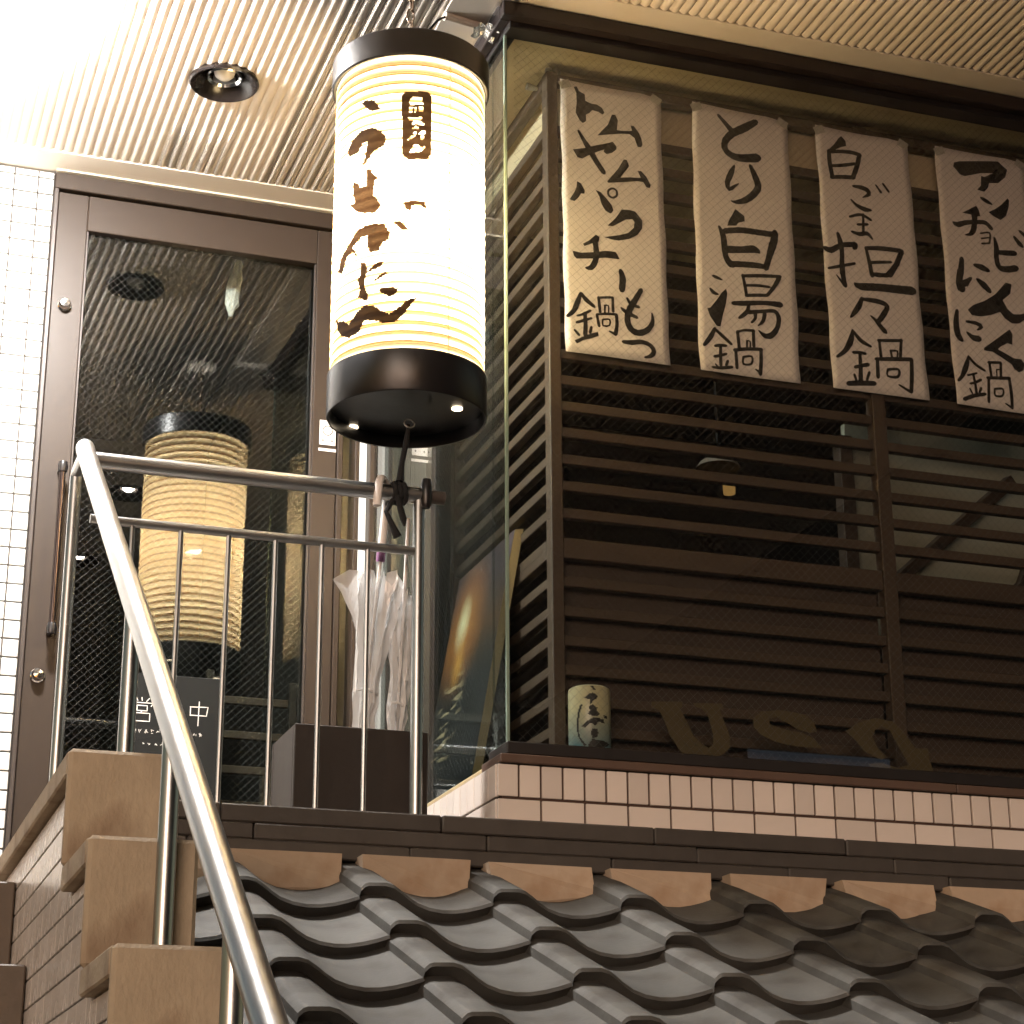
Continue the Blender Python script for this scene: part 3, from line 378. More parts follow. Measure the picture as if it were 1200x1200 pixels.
# stickers on the right stile
s = box('sticker', 1.252, 1.298, 5.2485, 5.2498, 2.062, 2.135, 'sticker', leaf, 0)
mb = MB().tube([(1.275+.014*math.cos(t*.5236), 5.248, 2.105+.014*math.sin(t*.5236)) for t in range(12)], .0012, 6, closed=True); mb.build('printed_ring', 'ink', s)
for x in (1.262, 1.288): MB().lathe([(0, .0006), (.003, .0005), (.003, 0)], (x, 5.2484, 2.075), 10, axis='y').build('printed_dot', 'ink', s)
box('sticker', 1.250, 1.300, 5.2485, 5.2498, 2.043, 2.051, 'sticker', leaf, 0)
# jambs and sidelight right of the leaf
box('jamb', 1.304, 1.320, 5.245, 5.34, ZL, 2.727, 'brown_metal', dr)
sp = box('sidelight', 1.3205, 1.355, 5.285, 5.291, ZL, 2.727, 'glass', dr, 0)
box('sidelight_panel', 1.3205, 1.3545, 5.31, 5.33, ZL, 2.727, 'beige_wall', dr, 0)
box('jamb', 1.3555, 1.3685, 5.245, 5.34, ZL, 2.727, 'brown_metal', dr)
box('lit_window', 1.369, 1.3975, 5.28, 5.29, ZL+.02, 2.726, 'lit_strip', dr, 0)
box('jamb', 1.398, 1.416, 5.245, 5.34, ZL, 2.727, 'brown_metal', dr)
box('threshold', .477, 1.43, 5.2, 5.35, ZL+.001, ZL+.018, 'dark_metal', dr)
# ================================================================== BAY WINDOW
bw = thing('bay_window', 'corner bay window of frameless wired glass on a pink tiled plinth', 'window', (2.2, 4.1, .612))
pl = box('plinth', 1.392, 3.9, 4.0855, 4.9, .612, .925, 'brown_grout', bw, 0)
MB().box(1.392, 1.44, 4.9005, 5.243, .612, .925).build('plinth_return', 'brown_grout', bw)
x = 1.3790
rows = [(.8545, .9265, .05), (.8015, .8520, .10), (.7485, .7990, .10)]
for z0, z1, p in rows:
    x = 1.3785; k = 0
    while x < 3.85:
        piece('tile', (x+p/2, 4.0835+jit(.0003), (z0+z1)/2), (p-.0052, .009, z1-z0-.0036), 'plinth_tile', pl, .0012, (jit(.003), 0, jit(.003))); x += p; k += 1
    y = 4.089
    while y < 5.22:
        q = min(p, 5.235-y); piece('tile', (1.3835+jit(.0003), y+q/2, (z0+z1)/2), (.009, q-.003, z1-z0-.002), 'plinth_tile', pl, .0012); y += q
sill = box('sill', 1.4, 3.9, 4.075, 4.20, .947, .975, 'black_frame', bw, .003)
box('sill_return', 1.402, 1.50, 4.2005, 5.24, .9385, .950, 'canvas_edge', bw, .002)
for a, b in ((1.384, 2.487), (2.489, 3.2), (3.202, 3.9)): box('copper_strip', a, b, 4.069, 4.20, .9275, .9465, 'copper_strip', sill, .002)
box('copper_strip', 1.385, 1.42, 4.2005, 5.24, .9275, .938, 'canvas_edge', sill, .002)
box('fascia', 1.385, 3.9, 4.035, 4.062, 2.742, 2.781, 'fascia', bw, .002)
box('fascia', 1.385, 1.41, 4.0625, 5.22, 2.742, 2.781, 'fascia', bw, .002)
box('head_frame', 1.4105, 3.9, 4.0625, 4.114, 2.727, 2.781, 'black_frame', bw, .002)
box('head_frame', 1.4105, 1.44, 4.1145, 5.22, 2.727, 2.781, 'black_frame', bw, .002)
box('metal_strip', 1.375, 1.384, 4.05, 5.2, 2.768, 2.782, 'chrome', bw, .001)
box('side_pane_end', 1.410, 1.416, 4.1085, 4.2, .9755, 2.7275, 'door_glass', bw, 0)
box('glass_edge', 1.4085, 1.4160, 4.1005, 4.108, .9755, 2.7265, 'glass_edge', bw, .001)
fp = box('front_pane', 1.4165, 3.9, 4.102, 4.108, .972, 2.7275, 'bay_glass', bw, 0)
sp = box('side_pane', 1.410, 1.416, 4.2005, 5.240, .9505, 2.7275, 'door_glass', bw, 0)
tag(wires(1.435, 3.4, .976, 2.714, lambda x, z, o: (x, 4.105-o, z), .0155, .00022).build('wire_mesh', 'wire', fp), kind='stuff')
tag(wires(4.11, 5.235, .976, 2.714, lambda x, z, o: (1.413-o, x, z), .0155, .00020).build('wire_mesh', 'wire', sp), kind='stuff')
mb = MB()
for q in TR['uso']:
    MB().prism(q, lambda p: (p[0], 4.1086, p[1]), lambda p: (p[0], 4.1096, p[1])).build('letter', 'vinyl', fp)
box('floor_board', 1.436, 3.9, 4.2, 5.0, .93, .946, 'dark_board', bw, 0)
# solid end of the bay's side
box('end_wall', 1.462, 1.48, 4.915, 5.24, .96, 2.741, 'beige_wall', bw, .002)
# inside header, cream painted, above the screens
box('header_panel', 1.60, 3.9, 4.288, 4.31, 2.60, 2.774, 'cream_wall', bw, 0)
box('header_panel', 1.612, 1.63, 4.3105, 5.2, 2.60, 2.774, 'cream_wall', bw, 0)
box('inner_soffit', 1.4405, 3.9, 4.1145, 5.2, 2.7745, 2.80, 'cream_wall', bw, 0)
# ================================================================== LATTICE SCREENS behind the glass
Y1 = 4.25; K = 4.25/4.13
def slat_levels():
    Z = []
    z = 1.468*K+.06
    while z < 2.60: Z.append(z); z += .0655*K
    z = 1.418*K-.068*K+.014
    while z > .985: Z.append(z); z -= .0685*K
    return Z
fs = thing('lattice_screen', 'brown wooden lattice screen behind the front glass with paper menus hung on it', 'screen', (2.7, Y1, .975))
xp = 1.5705
posts = [(xp, xp+.030), (2.437, 2.474), (3.30, 3.337), (3.86, 3.897)]
for a, b in posts: box('post', a, b, Y1-.004, Y1+.032, .947, 2.742, 'slat_wood', fs, .002)
for i in range(3):
    a, b = posts[i][1]+.0005, posts[i+1][0]-.0005
    box('top_rail', a, b, Y1, Y1+.026, 2.712, 2.740, 'slat_wood', fs, .002)
    box('middle_rail', a, b, Y1, Y1+.026, 1.418*K, 1.466*K, 'slat_wood', fs, .002)
    box('bottom_rail', a, b, Y1, Y1+.026, .948, .985, 'slat_wood', fs, .002)
    for z in slat_levels():
        piece('slat', ((a+b)/2, Y1+.013+jit(.001), z+jit(.0008)), (b-a, .022, .024), 'slat_wood', fs, .0015)
    box('backing_board', a, b, Y1+.040, Y1+.046, .95, 1.44*K, 'dark_board', fs, 0)
for zx in (xp+.012, xp+.033): MB().lathe([(0, .018), (.008, .016), (.011, .008), (.007, 0), (.007, -.01)], (zx, Y1+.01, 2.742), 14).build('knob', 'zinc', fs)
ss = thing('lattice_screen', 'brown wooden lattice screen running back behind the side glass', 'screen', (xp+.015, 4.7, .975))
for z in slat_levels(): piece('slat', (xp+.013+jit(.001), 4.64, z), (.022, .712, .024), 'slat_wood', ss, .0015)
box('top_rail', xp, xp+.026, Y1+.0335, 4.997, 2.712, 2.740, 'slat_wood', ss, .002)
box('middle_rail', xp, xp+.026, Y1+.0335, 4.997, 1.418*K, 1.466*K, 'slat_wood', ss, .002)
box('bottom_rail', xp, xp+.026, Y1+.0335, 4.997, .948, .985, 'slat_wood', ss, .002)
box('post', xp-.002, xp+.03, 4.9975, 5.03, .947, 2.742, 'slat_wood', ss, .002)
MB().tube([(xp-.001, Y1+.06, 2.725), (xp-.03, Y1+.06, 2.727)], [.006, .010], 12).build('knob', 'zinc', ss)
# pale boarded partition with diagonal braces seen through the right half
pp = thing('partition', 'pale greenish board with dark diagonal braces behind the right of the lattice', 'partition', (3.0, 4.7, .95))
box('board', 2.56, 3.6, 4.62, 4.64, 1.45, 2.05, 'pale_panel', pp, 0)
for x0, z0, x1, z1 in ((2.55, 1.50, 3.05, 1.93), (2.80, 1.42, 3.35, 1.86), (2.98, 1.45, 3.10, 1.72)):
    MB().tube([(x0, 4.59, z0), (x1, 4.59, z1)], .022, 4).build('brace', 'dark_board', pp)
box('brace', 2.52, 2.56, 4.58, 4.62, .95, 2.0, 'dark_board', pp, .002)
pd = thing('pendant_lamp', 'small dim pendant lamp with amber bulb housing seen through the lattice', 'lamp', (2.24, 4.75, 1.83))
MB().lathe([(.0, .035), (.02, .033), (.05, .016), (.06, 0), (.057, 0)], (2.24, 4.75, 1.93), 28).build('shade', 'beige_wall', pd)
MB().lathe([(.0, .0), (.016, .004), (.018, .05), (.0, .055)], (2.27, 4.75, 1.855), 18).build('bulb', 'amber', pd)
MB().tube([(2.24, 4.75, 1.965), (2.24, 4.75, 2.95)], .003, 6).build('cord', 'rope', pd)
# ================================================================== PAPER MENUS
LAB = ['leftmost paper menu beside the corner post, with the most brush characters in two staggered columns',
       'second hanging paper menu from the corner post, with five large brush characters',
       'third hanging paper menu from the corner post, second from the right picture edge',
       'rightmost hanging paper menu, cut off by the picture edge']
for i in range(4):
    X0 = TR['left'][i]; ZT = TR['top']; W = .2725; H = .747
    wave = lambda x, z, i=i: Y1-.012-.0028*math.sin(x*11+i*1.7)*math.sin(z*6+i)-.0016*math.sin(z*15+x*6+i*2)-.02*max(0, -z/.747-.88)*abs(x/.2725-.5)*2
    t = thing('paper_menu', LAB[i], 'paper menu', (X0+W/2, Y1-.01, ZT-H), 'paper menus hung on the lattice')
    vs = []; f_ = []; nx, nz_ = 14, 28; c = [.004*((-1)**i), -.003, .006, 0][i]
    for a in range(nx+1):
        for b in range(nz_+1):
            x = W*a/nx; z = -H*b/nz_
            sag = .004*math.sin(math.pi*a/nx)*(1 if b == 0 else 0)
            cut = .010*max(0, a/nx-.8)/.2 if b == 0 else 0
            xx = x+c*b/nz_+.0015*math.sin(b*.9+i)*(a in (0, nx))
            vs.append((X0+xx, wave(x, z), ZT+z-sag-cut))
    for a in range(nx):
        for b in range(nz_): j = a*(nz_+1)+b; f_.append((j, j+1, j+nz_+2, j+nz_+1))
    mb = MB(); mb.add(vs, f_, True); sh = mb.build('sheet', 'menu_paper', t)
    so_ = sh.modifiers.new('thick', 'SOLIDIFY'); so_.thickness = .0003; so_.offset = 1
    ink = MB(); q = 0
    for kind, pts in TR['papers'][i]:
        q += 1; off = .0009+.00002*q
        fn = lambda p, off=off: (X0+p[0]/1000, wave(p[0]/1000, p[1]/1000)-off, ZT+p[1]/1000)
        if kind == 's': ribbon(ink, pts, fn)
        else: ink.add([fn(p) for p in pts], [tuple(range(len(pts)))])
    ink.build('brush_writing', 'ink', sh)
    for a_ in (.012, W-.014):
        piece('tape', (X0+a_, wave(a_, -.01)-.0012, ZT-.014), (.030, .0004, .022), 'tape', sh, 0, (0, .5 if a_ > .1 else -.4, 0))
# ================================================================== TILED ROOF with ridge
rf = thing('tiled_roof', 'small lean-to roof of dark grey curved clay tiles below the bay window', 'roof', (1.8, 3.5, 0))
SL = R(24.9); PX = .265; ROW = .2355
prof = [(0, .012), (.001, .036), (.009, .0445), (.016, .0470), (.050, .0480), (.066, .0440), (.082, .034), (.098, .0225), (.116, .012), (.140, .004), (.168, .0), (.195, .001), (.22, .0055), (.245, .0125), (.268, .021)]
def tile_mesh():
    mb = MB(); n = len(prof); Ltile = .285; th = .017
    top = []
    # local axes: x across, y up the slope, z normal; nose at y = 0, raised by the tile below
    for y, lift in ((.002, .025), (.008, .0300), (Ltile, -.002)): top += [(x, y, z+lift) for x, z in prof]
    fs = [(r*n+i, r*n+i+1, (r+1)*n+i+1, (r+1)*n+i) for r in range(2) for i in range(n-1)]
    mb.add(top, fs, True)
    lo = [(x, .002, z+.025) for x, z in prof]+[(x, .028, z-.004) for x, z in prof]+[(x, Ltile, z-.002-th) for x, z in prof]
    mb.add(lo, [(r*n+i, r*n+i+1, (r+1)*n+i+1, (r+1)*n+i) for r in range(2) for i in range(n-1)], False)
    mb.add([(0, .016, .008), (0, .002, .058), (0, Ltile, .034), (0, Ltile, -.005)], [(0, 1, 2, 3)])
    me = mb.mesh('roof_tile', 'roof_tile')
    return me
TM = tile_mesh()
for c_ in range(-2, 10):
    for r_ in range(8):
        y = 3.80-ROW*math.cos(SL)*r_; z = .538-ROW*math.sin(SL)*r_
        meshobj('roof_tile', TM, rf, (1.003+PX*c_+jit(.0015), y+jit(.0015), z+jit(.001)), (SL+jit(.004), jit(.004), jit(.004)))
MB().prism([(4.0, .62), (2.0, -.31), (2.0, -.36), (4.0, .50)], lambda p: (.53, p[0], p[1]-.03), lambda p: (3.9, p[0], p[1]-.03)).build('roof_deck', 'dark_board', rf)
# plaster fillets under the ridge, one in each trough
for c_ in range(-2, 10):
    x0 = 1.003+PX*c_; yb = 3.935; zb = .538+(yb-3.80)*math.tan(SL)+.006
    pts = [(x0+x, zb+z*1.02) for x, z in prof[4:]]; pts = [(a_+jit(.002), b_+jit(.0025)) for a_, b_ in pts]; pts = [(x0+.044, .69)]+pts+[(x0+PX+.004, zb+.036), (x0+PX+.004, .69)]
    mb = MB().prism(pts, lambda p: (p[0], yb+.008*math.sin(p[0]*31+p[1]*60), p[1]), lambda p: (p[0], yb+.05, p[1])); mb.build('plaster_fillet', 'plaster', rf)
# ridge courses: three layers of flat tiles
for li, (z0, z1, yf) in enumerate(((.683, .7155, 3.968), (.7175, .7495, 3.974), (.7515, .787, 3.980))):
    x = .526-[.0, .22, .1][li]*.0; first = [.30, .52, .41][li]; q = [.405, .46, .50][li]; xa = .526; xb = xa+first*.6
    while xa < 3.9:
        b = min(xb, 3.9); back = 4.125 if b < 1.35 else 4.078
        if xa < 1.37 < b: back = 4.078
        piece('ridge_tile', ((xa+b)/2, (yf+back)/2+jit(.002), (z0+z1)/2+jit(.001)), (b-xa-.0015, back-yf, z1-z0), 'ridge_tile', rf, .003, (jit(.012), jit(.002), jit(.004)))
        xa = b; xb = xa+q*(1+jit(.12))
box('curb_top', .526, 1.376, 4.0785, 4.13, .612, .783, 'ridge_tile', rf, .002)
# ================================================================== STEPPED PARAPET
pa = thing('stepped_parapet', 'stepped stair parapet with tan concrete caps and small tiles on its stair side', 'parapet', (.45, 3.2, -1.55))
XL, XR = .369, .522; RUN = .285; RISE = .181
NS = 8
risers = [3.12-RUN*k for k in range(NS)]; tops = [.687-RISE*k for k in range(NS)]
core = MB()
for k in range(NS):
    y0 = risers[k]; y1 = 4.45 if k == 0 else risers[k-1]
    core.box(XL+.026, XR-.006, y0+.012, y1+(.012 if k else 0)-.0003, -1.549, tops[k]-.04)
core.build('core', 'brown_grout', pa)
for k in range(NS):
    y0 = risers[k]; y1 = 4.45 if k == 0 else risers[k-1]
    zb = tops[k+1]+.0015 if k+1 < NS else -1.549
    box('cap', XL, XR, y0+.0225, y1-.0005, tops[k]-.038, tops[k]-.0004, 'concrete', pa, .003)
    box('riser_face', XL+.0003, XR, y0+.0002, y0+.022, zb, tops[k], 'concrete', pa, .006)
    # roof side of the wall
    box('side_face', XR-.0055, XR-.0005, y0+.0225, y1-.0005, -1.549, tops[k]-.0385, 'concrete', pa, 0)
# tiles on the stair side, laid in courses and cut where the steps end
zc = .6475
while zc > -.55:
    z0 = zc-.05; runs = []; full = [k for k in range(NS) if tops[k]-.0385 >= zc-.0005]
    ys = risers[max(full)]+.0225 if full else None
    if full: runs.append((ys, 4.44, zc))
    part = [k for k in range(NS) if z0+.014 < tops[k]-.0385 < zc-.0005]
    for k in part: runs.append((risers[k]+.0225, ys if ys else 4.44, tops[k]-.0385))
    for ya, yb_, z1 in runs:
        yy = math.floor(ya/.1)*.1
        while yy < yb_:
            a = max(yy, ya); b = min(yy+.1, yb_)
            if b-a > .012: piece('tile', (XL+.0235, (a+b)/2, (z0+z1)/2), (.008, b-a-.0009, z1-z0-.0032), 'side_tile', pa, .001, (0, jit(.003), jit(.003)))
            yy += .1
    zc -= .05
# ================================================================== STAIR RAILING
rl = thing('stair_railing', 'brushed steel railing with sloping handrail and thin balusters before the entrance', 'railing', (.8, 4.07, .79))
XH = .472; ZT_ = 1.527
pts = [(XH, 4.088, ZT_-.002), (XH, 4.082, ZT_+.004), (XH, 4.068, ZT_+.002), (XH, 4.05, ZT_-.012)]
pts += [(XH, 4.05-.15*k, ZT_-.012-.687*.15*k) for k in range(1, 22)]
MB().tube(pts, [.012, .0175]+[.0195]*(len(pts)-2), 18).build('handrail', 'steel', rl)
MB().tube([(XH, 4.08, ZT_-.010), (XH, 4.14, ZT_-.006), (XH, 4.19, ZT_-.008), (XH, 4.208, ZT_-.022)], .0115, 12).build('return_rail', 'steel', rl)
MB().tube([(XH, 4.20, ZL), (XH, 4.20, ZT_-.016)], .0125, 14).build('post', 'steel', rl)
hz = lambda y: ZT_-.012-.687*(4.05-y)
for y, z in ((3.248, .687), (2.807, tops[2]), (2.324, tops[3]), (1.75, tops[5])):
    MB().tube([(XH, y, z), (XH, y, hz(y))], .0135, 14).build('post', 'steel', rl)
    MB().lathe([(.0136, .006), (.024, .004), (.026, 0)], (XH, y, z+.0005), 20).build('base_flange', 'steel', rl)
YR = 4.07
MB().tube([(XH+.01, YR, 1.505), (1.20, YR, 1.505)], .0178, 16).build('top_rail', 'steel', rl)
MB().tube([(1.2005, YR, 1.505), (1.255, YR, 1.505)], .0150, 16).build('rail_stub', 'dark_metal', rl)
MB().lathe([(.0, .036), (.010, .032), (.0125, .02), (.0125, -.026), (.008, -.034), (0, -.036)], (1.210, YR-.012, 1.508), 16).build('end_bracket', 'black_lacquer', rl)
MB().tube([(XH+.02, YR, 1.377), (1.19, YR, 1.377)], .0098, 12).build('middle_rail', 'steel', rl)
for k in range(6): MB().tube([(.58+.1008*k, YR, .784), (.58+.1008*k, YR, 1.372)], .0056, 10).build('baluster', 'steel', rl)
MB().tube([(1.197, YR, .784), (1.197, YR, 1.50)], .0135, 14).build('post', 'steel', rl)
# ================================================================== BIG PAPER LANTERN
LX, LY = 1.161, 4.05; LR = .1705; LZ0, LZ1 = 1.762, 2.487
ln = thing('paper_lantern', 'large glowing cylindrical paper lantern with black rims and brush writing', 'lantern', (LX, LY, 1.67))
NH = 31; HP = (LZ1-LZ0)/NH
BW = .0062                                                # width of one bamboo hoop band
mb = MB()
for k in range(NH):
    z0 = k*HP+(BW/2 if k else 0); z1 = (k+1)*HP-(BW/2 if k < NH-1 else 0)
    mb.lathe([(LR-.0012+.0030*math.sin(math.pi*t/5)+.0004*math.sin(k*2.1+t), z0+(z1-z0)*t/5) for t in range(6)], (LX, LY, LZ0), 72)
paper = mb.build('paper_shade', 'lantern_paper', ln)
hm = MB().lathe([(LR-.0012, -BW/2), (LR-.0004, -BW/4), (LR-.0002, 0), (LR-.0004, BW/4), (LR-.0012, BW/2)], (0, 0, 0), 72).mesh('hoop', 'lantern_hoop')
for k in range(1, NH): meshobj('hoop', hm, ln, (LX, LY, LZ0+k*HP))
for a in (R(15), R(140), R(255)):
    MB().tube([(LX+(LR+.0010)*math.sin(a), LY-(LR+.0010)*math.cos(a), LZ0+z*(LZ1-LZ0)/12) for z in range(13)], .0012, 5).build('seam', 'lantern_paper', ln)
CR = .1770; CT = .1825
bc = MB().lathe([(CR-.004, .094), (CR, .096), (CR, .003), (CR-.002, 0), (CR-.006, 0), (CR-.007, .030), (.0, .031)], (LX, LY, 1.671), 72).build('bottom_cap', 'black_lacquer', ln)
MB().lathe([(CR-.001, .094), (.155, .096)], (LX, LY, 1.671), 72).build('inner_rim', 'black_lacquer', bc)
for hx, hy in ((1.078, 4.20), (1.268, 4.02)):
    MB().lathe([(.012, .0), (.012, -.003), (0, -.003)], (hx, hy, 1.7015), 18).build('light_hole', 'hole_lamp', bc)
MB().tube([(LX+.006+.0115*math.cos(t*.5236), 4.05+.0115*math.sin(t*.5236)*.4, 1.664+.0115*math.sin(t*.5236)) for t in range(12)], .0018, 8, closed=True).build('ring', 'zinc', bc)
tcap = MB().lathe([(.032, .050), (.032, .056), (CT-.003, .064), (CT, .060), (CT, -.003), (CT-.004, -.006), (CT-.009, -.004), (CT-.009, .040), (.032, .050)], (LX, LY, LZ1+.002), 72).build('top_cap', 'black_lacquer', ln)
def curve_fill(mb, poly, r, cell_a=1.0, cell_z=.0033):
    a0, a1 = min(p[0] for p in poly), max(p[0] for p in poly); z0, z1 = min(p[1] for p in poly), max(p[1] for p in poly)
    z = z0
    while z < z1:
        a = a0
        while a < a1:
            if inside((a+cell_a/2, z+cell_z/2), poly):
                q = [(a, z), (a+cell_a, z), (a+cell_a, z+cell_z), (a, z+cell_z)]
                yield q
            a += cell_a
        z += cell_z
ink = MB()
for poly in TR['lan']:
    for q in curve_fill(ink, poly, 0): ink.add([(LX+(LR+.0030)*math.sin(R(a)), LY-(LR+.0030)*math.cos(R(a)), z) for a, z in q], [(0, 1, 2, 3)], True)
ink.build('brush_writing', 'lantern_ink', paper)
pk = MB(); gl_ = TR['glyph']
for q in curve_fill(pk, TR['plate'], 0, .8, .0026):
    cx_, cz_ = (q[0][0]+q[2][0])/2, (q[0][1]+q[2][1])/2
    if any(inside((cx_, cz_), g_) for g_ in gl_): continue
    pk.add([(LX+(LR+.0032)*math.sin(R(a)), LY-(LR+.0032)*math.cos(R(a)), z) for a, z in q], [(0, 1, 2, 3)], True)
pk.build('name_plate', 'lantern_ink', paper)
lp = bpy.data.lights.new('lantern_bulb', 'POINT'); lp.energy = 27; lp.color = (1, .96, .91); lp.shadow_soft_size = .03
lo_ = bpy.data.objects.new('lantern_bulb', lp); COL.objects.link(lo_); lo_.location = (LX, LY, 2.13); adopt(lo_, ln)
# chain and cable
CY = 4.06
for k in range(8):
    zc = 2.556+.0295*k
    if zc > ZC: break
    mb = MB(); P = []
    for t in range(14):
        a = 2*math.pi*t/14; u, v = .0085*math.cos(a), .019*math.sin(a)
        P.append((LX+u, CY, zc+v) if k % 2 else (LX+.003, CY+u, zc+v))
    mb.tube(P, .0022, 6, closed=True); mb.build('chain_link', 'chain_metal', ln)
MB().tube([(LX, LY, 2.55), (LX+.004, LY+.01, 2.60), (LX+.02, LY+.03, 2.645), (LX+.05, LY+.05, 2.69), (LX+.085, LY+.07, 2.745), (LX+.11, LY+.09, 2.772)], .0032, 8).build('cable', 'rope', ln)
# tether from the bottom of the lantern to the rail
rp = thing('tether_rope', 'black cord tied from the lantern down to the steel rail', 'rope', (1.15, 4.06, 1.5))
MB().tube([(LX+.005, LY, 1.662), (LX+.001, LY+.005, 1.62), (LX-.006, LY+.012, 1.575), (LX-.01, LY+.012, 1.53)], [.004, .0065, .006, .009], 9).build('cord', 'rope', rp)
mb = MB()
for k in range(3):
    x = LX-.022+.011*k
    mb.tube([(x+.002*math.sin(t), YR+.0215*math.cos(t*.5236), 1.505+.0215*math.sin(t*.5236)) for t in range(12)], .0062, 8, closed=True)
mb.build('knot', 'rope', rp)
MB().tube([(LX-.02, YR-.024, 1.49), (LX-.014, YR-.026, 1.465), (LX-.004, YR-.02, 1.44), (LX-.002, YR-.02, 1.425)], [.006, .007, .008, .003], 8).build('cord_end', 'rope', rp)
MB().tube([(LX-.03, YR-.022, 1.48), (LX-.046, YR-.03, 1.45), (LX-.032, YR-.03, 1.42), (LX-.02, YR-.03, 1.395)], [.006, .005, .007, .010], 8).build('cord_end', 'rope', rp)
# ================================================================== CEILING FITTINGS
def downlight(x, y, lit, label, group):
    t = thing('downlight', label, 'downlight', (x, y, ZC), group)
    z = ZC-.007
    MB().lathe([(.088, .004), (.090, -.006), (.086, -.011), (.080, -.009), (.060, .012), (.044, .034), (.040, .045), (.0, .046)], (x, y, z), 48).build('trim', 'downlight_trim', t)
    MB().lathe([(.043, .018), (.046, .012), (.043, .008), (.037, .014), (.036, .03)], (x, y, z), 40).build('inner_ring', 'chrome' if not lit else 'downlight_trim', t)
    MB().lathe([(.0, .006), (.015, .009), (.025, .018), (.028, .03), (.026, .042)], (x, y, z), 28).build('bulb', 'warm_lamp' if lit else 'white_plastic', t)
downlight(.826, 4.625, False, 'dark round recessed downlight in the ribbed ceiling, unlit', None)
downlight(1.165, 2.70, True, 'lit warm recessed ceiling downlight mirrored in the door glass, nearer the lantern', 'lit ceiling downlights')
downlight(1.125, 1.74, True, 'lit warm recessed ceiling downlight mirrored in the door glass, farther from the lantern', 'lit ceiling downlights')
cl = thing('ceiling_lamp', 'bright white round ceiling lamp glaring at the upper left', 'lamp', (.33, 4.36, ZC))
MB().lathe([(.125, 0), (.128, -.012), (.118, -.02)], (.33, 4.36, ZC-.006), 48).build('base', 'white_plastic', cl)
MB().lathe([(.116, -.012), (.112, -.04), (.095, -.066), (.06, -.082), (0, -.088)], (.33, 4.36, ZC-.006), 48).build('diffuser', 'cool_lamp', cl)
cb = thing('conduit_box', 'small pale cable cover on the ceiling between lantern and window head', 'conduit', (1.32, 4.15, ZC-.01))
MB().tube([(1.27, 4.14, ZC-.016), (1.37, 4.158, ZC-.016)], .011, 10).build('cover', 'ceiling_paint', cb)
fo = MB(); vs = []
for a in range(7):
    for b in range(5): vs.append((1.345+.009*a+jit(.003), 4.11+.014*b+jit(.004), ZC-.03-.006*abs(a-3)*.5+jit(.008)-.01*a*.2))
fo.add(vs, [(a*5+b, a*5+b+1, a*5+b+6, a*5+b+5) for a in range(6) for b in range(4)]); fo.build('foil_tape', 'foil', cb)
wf = thing('wrapped_fitting', 'crumpled pale plastic wrapping hanging inside the top of the door glass', 'wrapping', (1.03, 5.5, 2.55))
mb = MB(); vs = []
for i in range(10):
    z = 2.70-.021*i; w_ = (.008, .013, .017, .019, .021, .022, .021, .020, .014, .005)[i]
    for k in range(9):
        t = 2*math.pi*k/9; vs.append((1.042-.0018*i+w_*math.cos(t)*(1+jit(.25)), 5.46+w_*.7*math.sin(t)*(1+jit(.3)), z+jit(.006)))
mb.add(vs, [(i*9+k, i*9+(k+1) % 9, (i+1)*9+(k+1) % 9, (i+1)*9+k) for i in range(9) for k in range(9)]); mb.build('wrapping', 'white_plastic', wf)
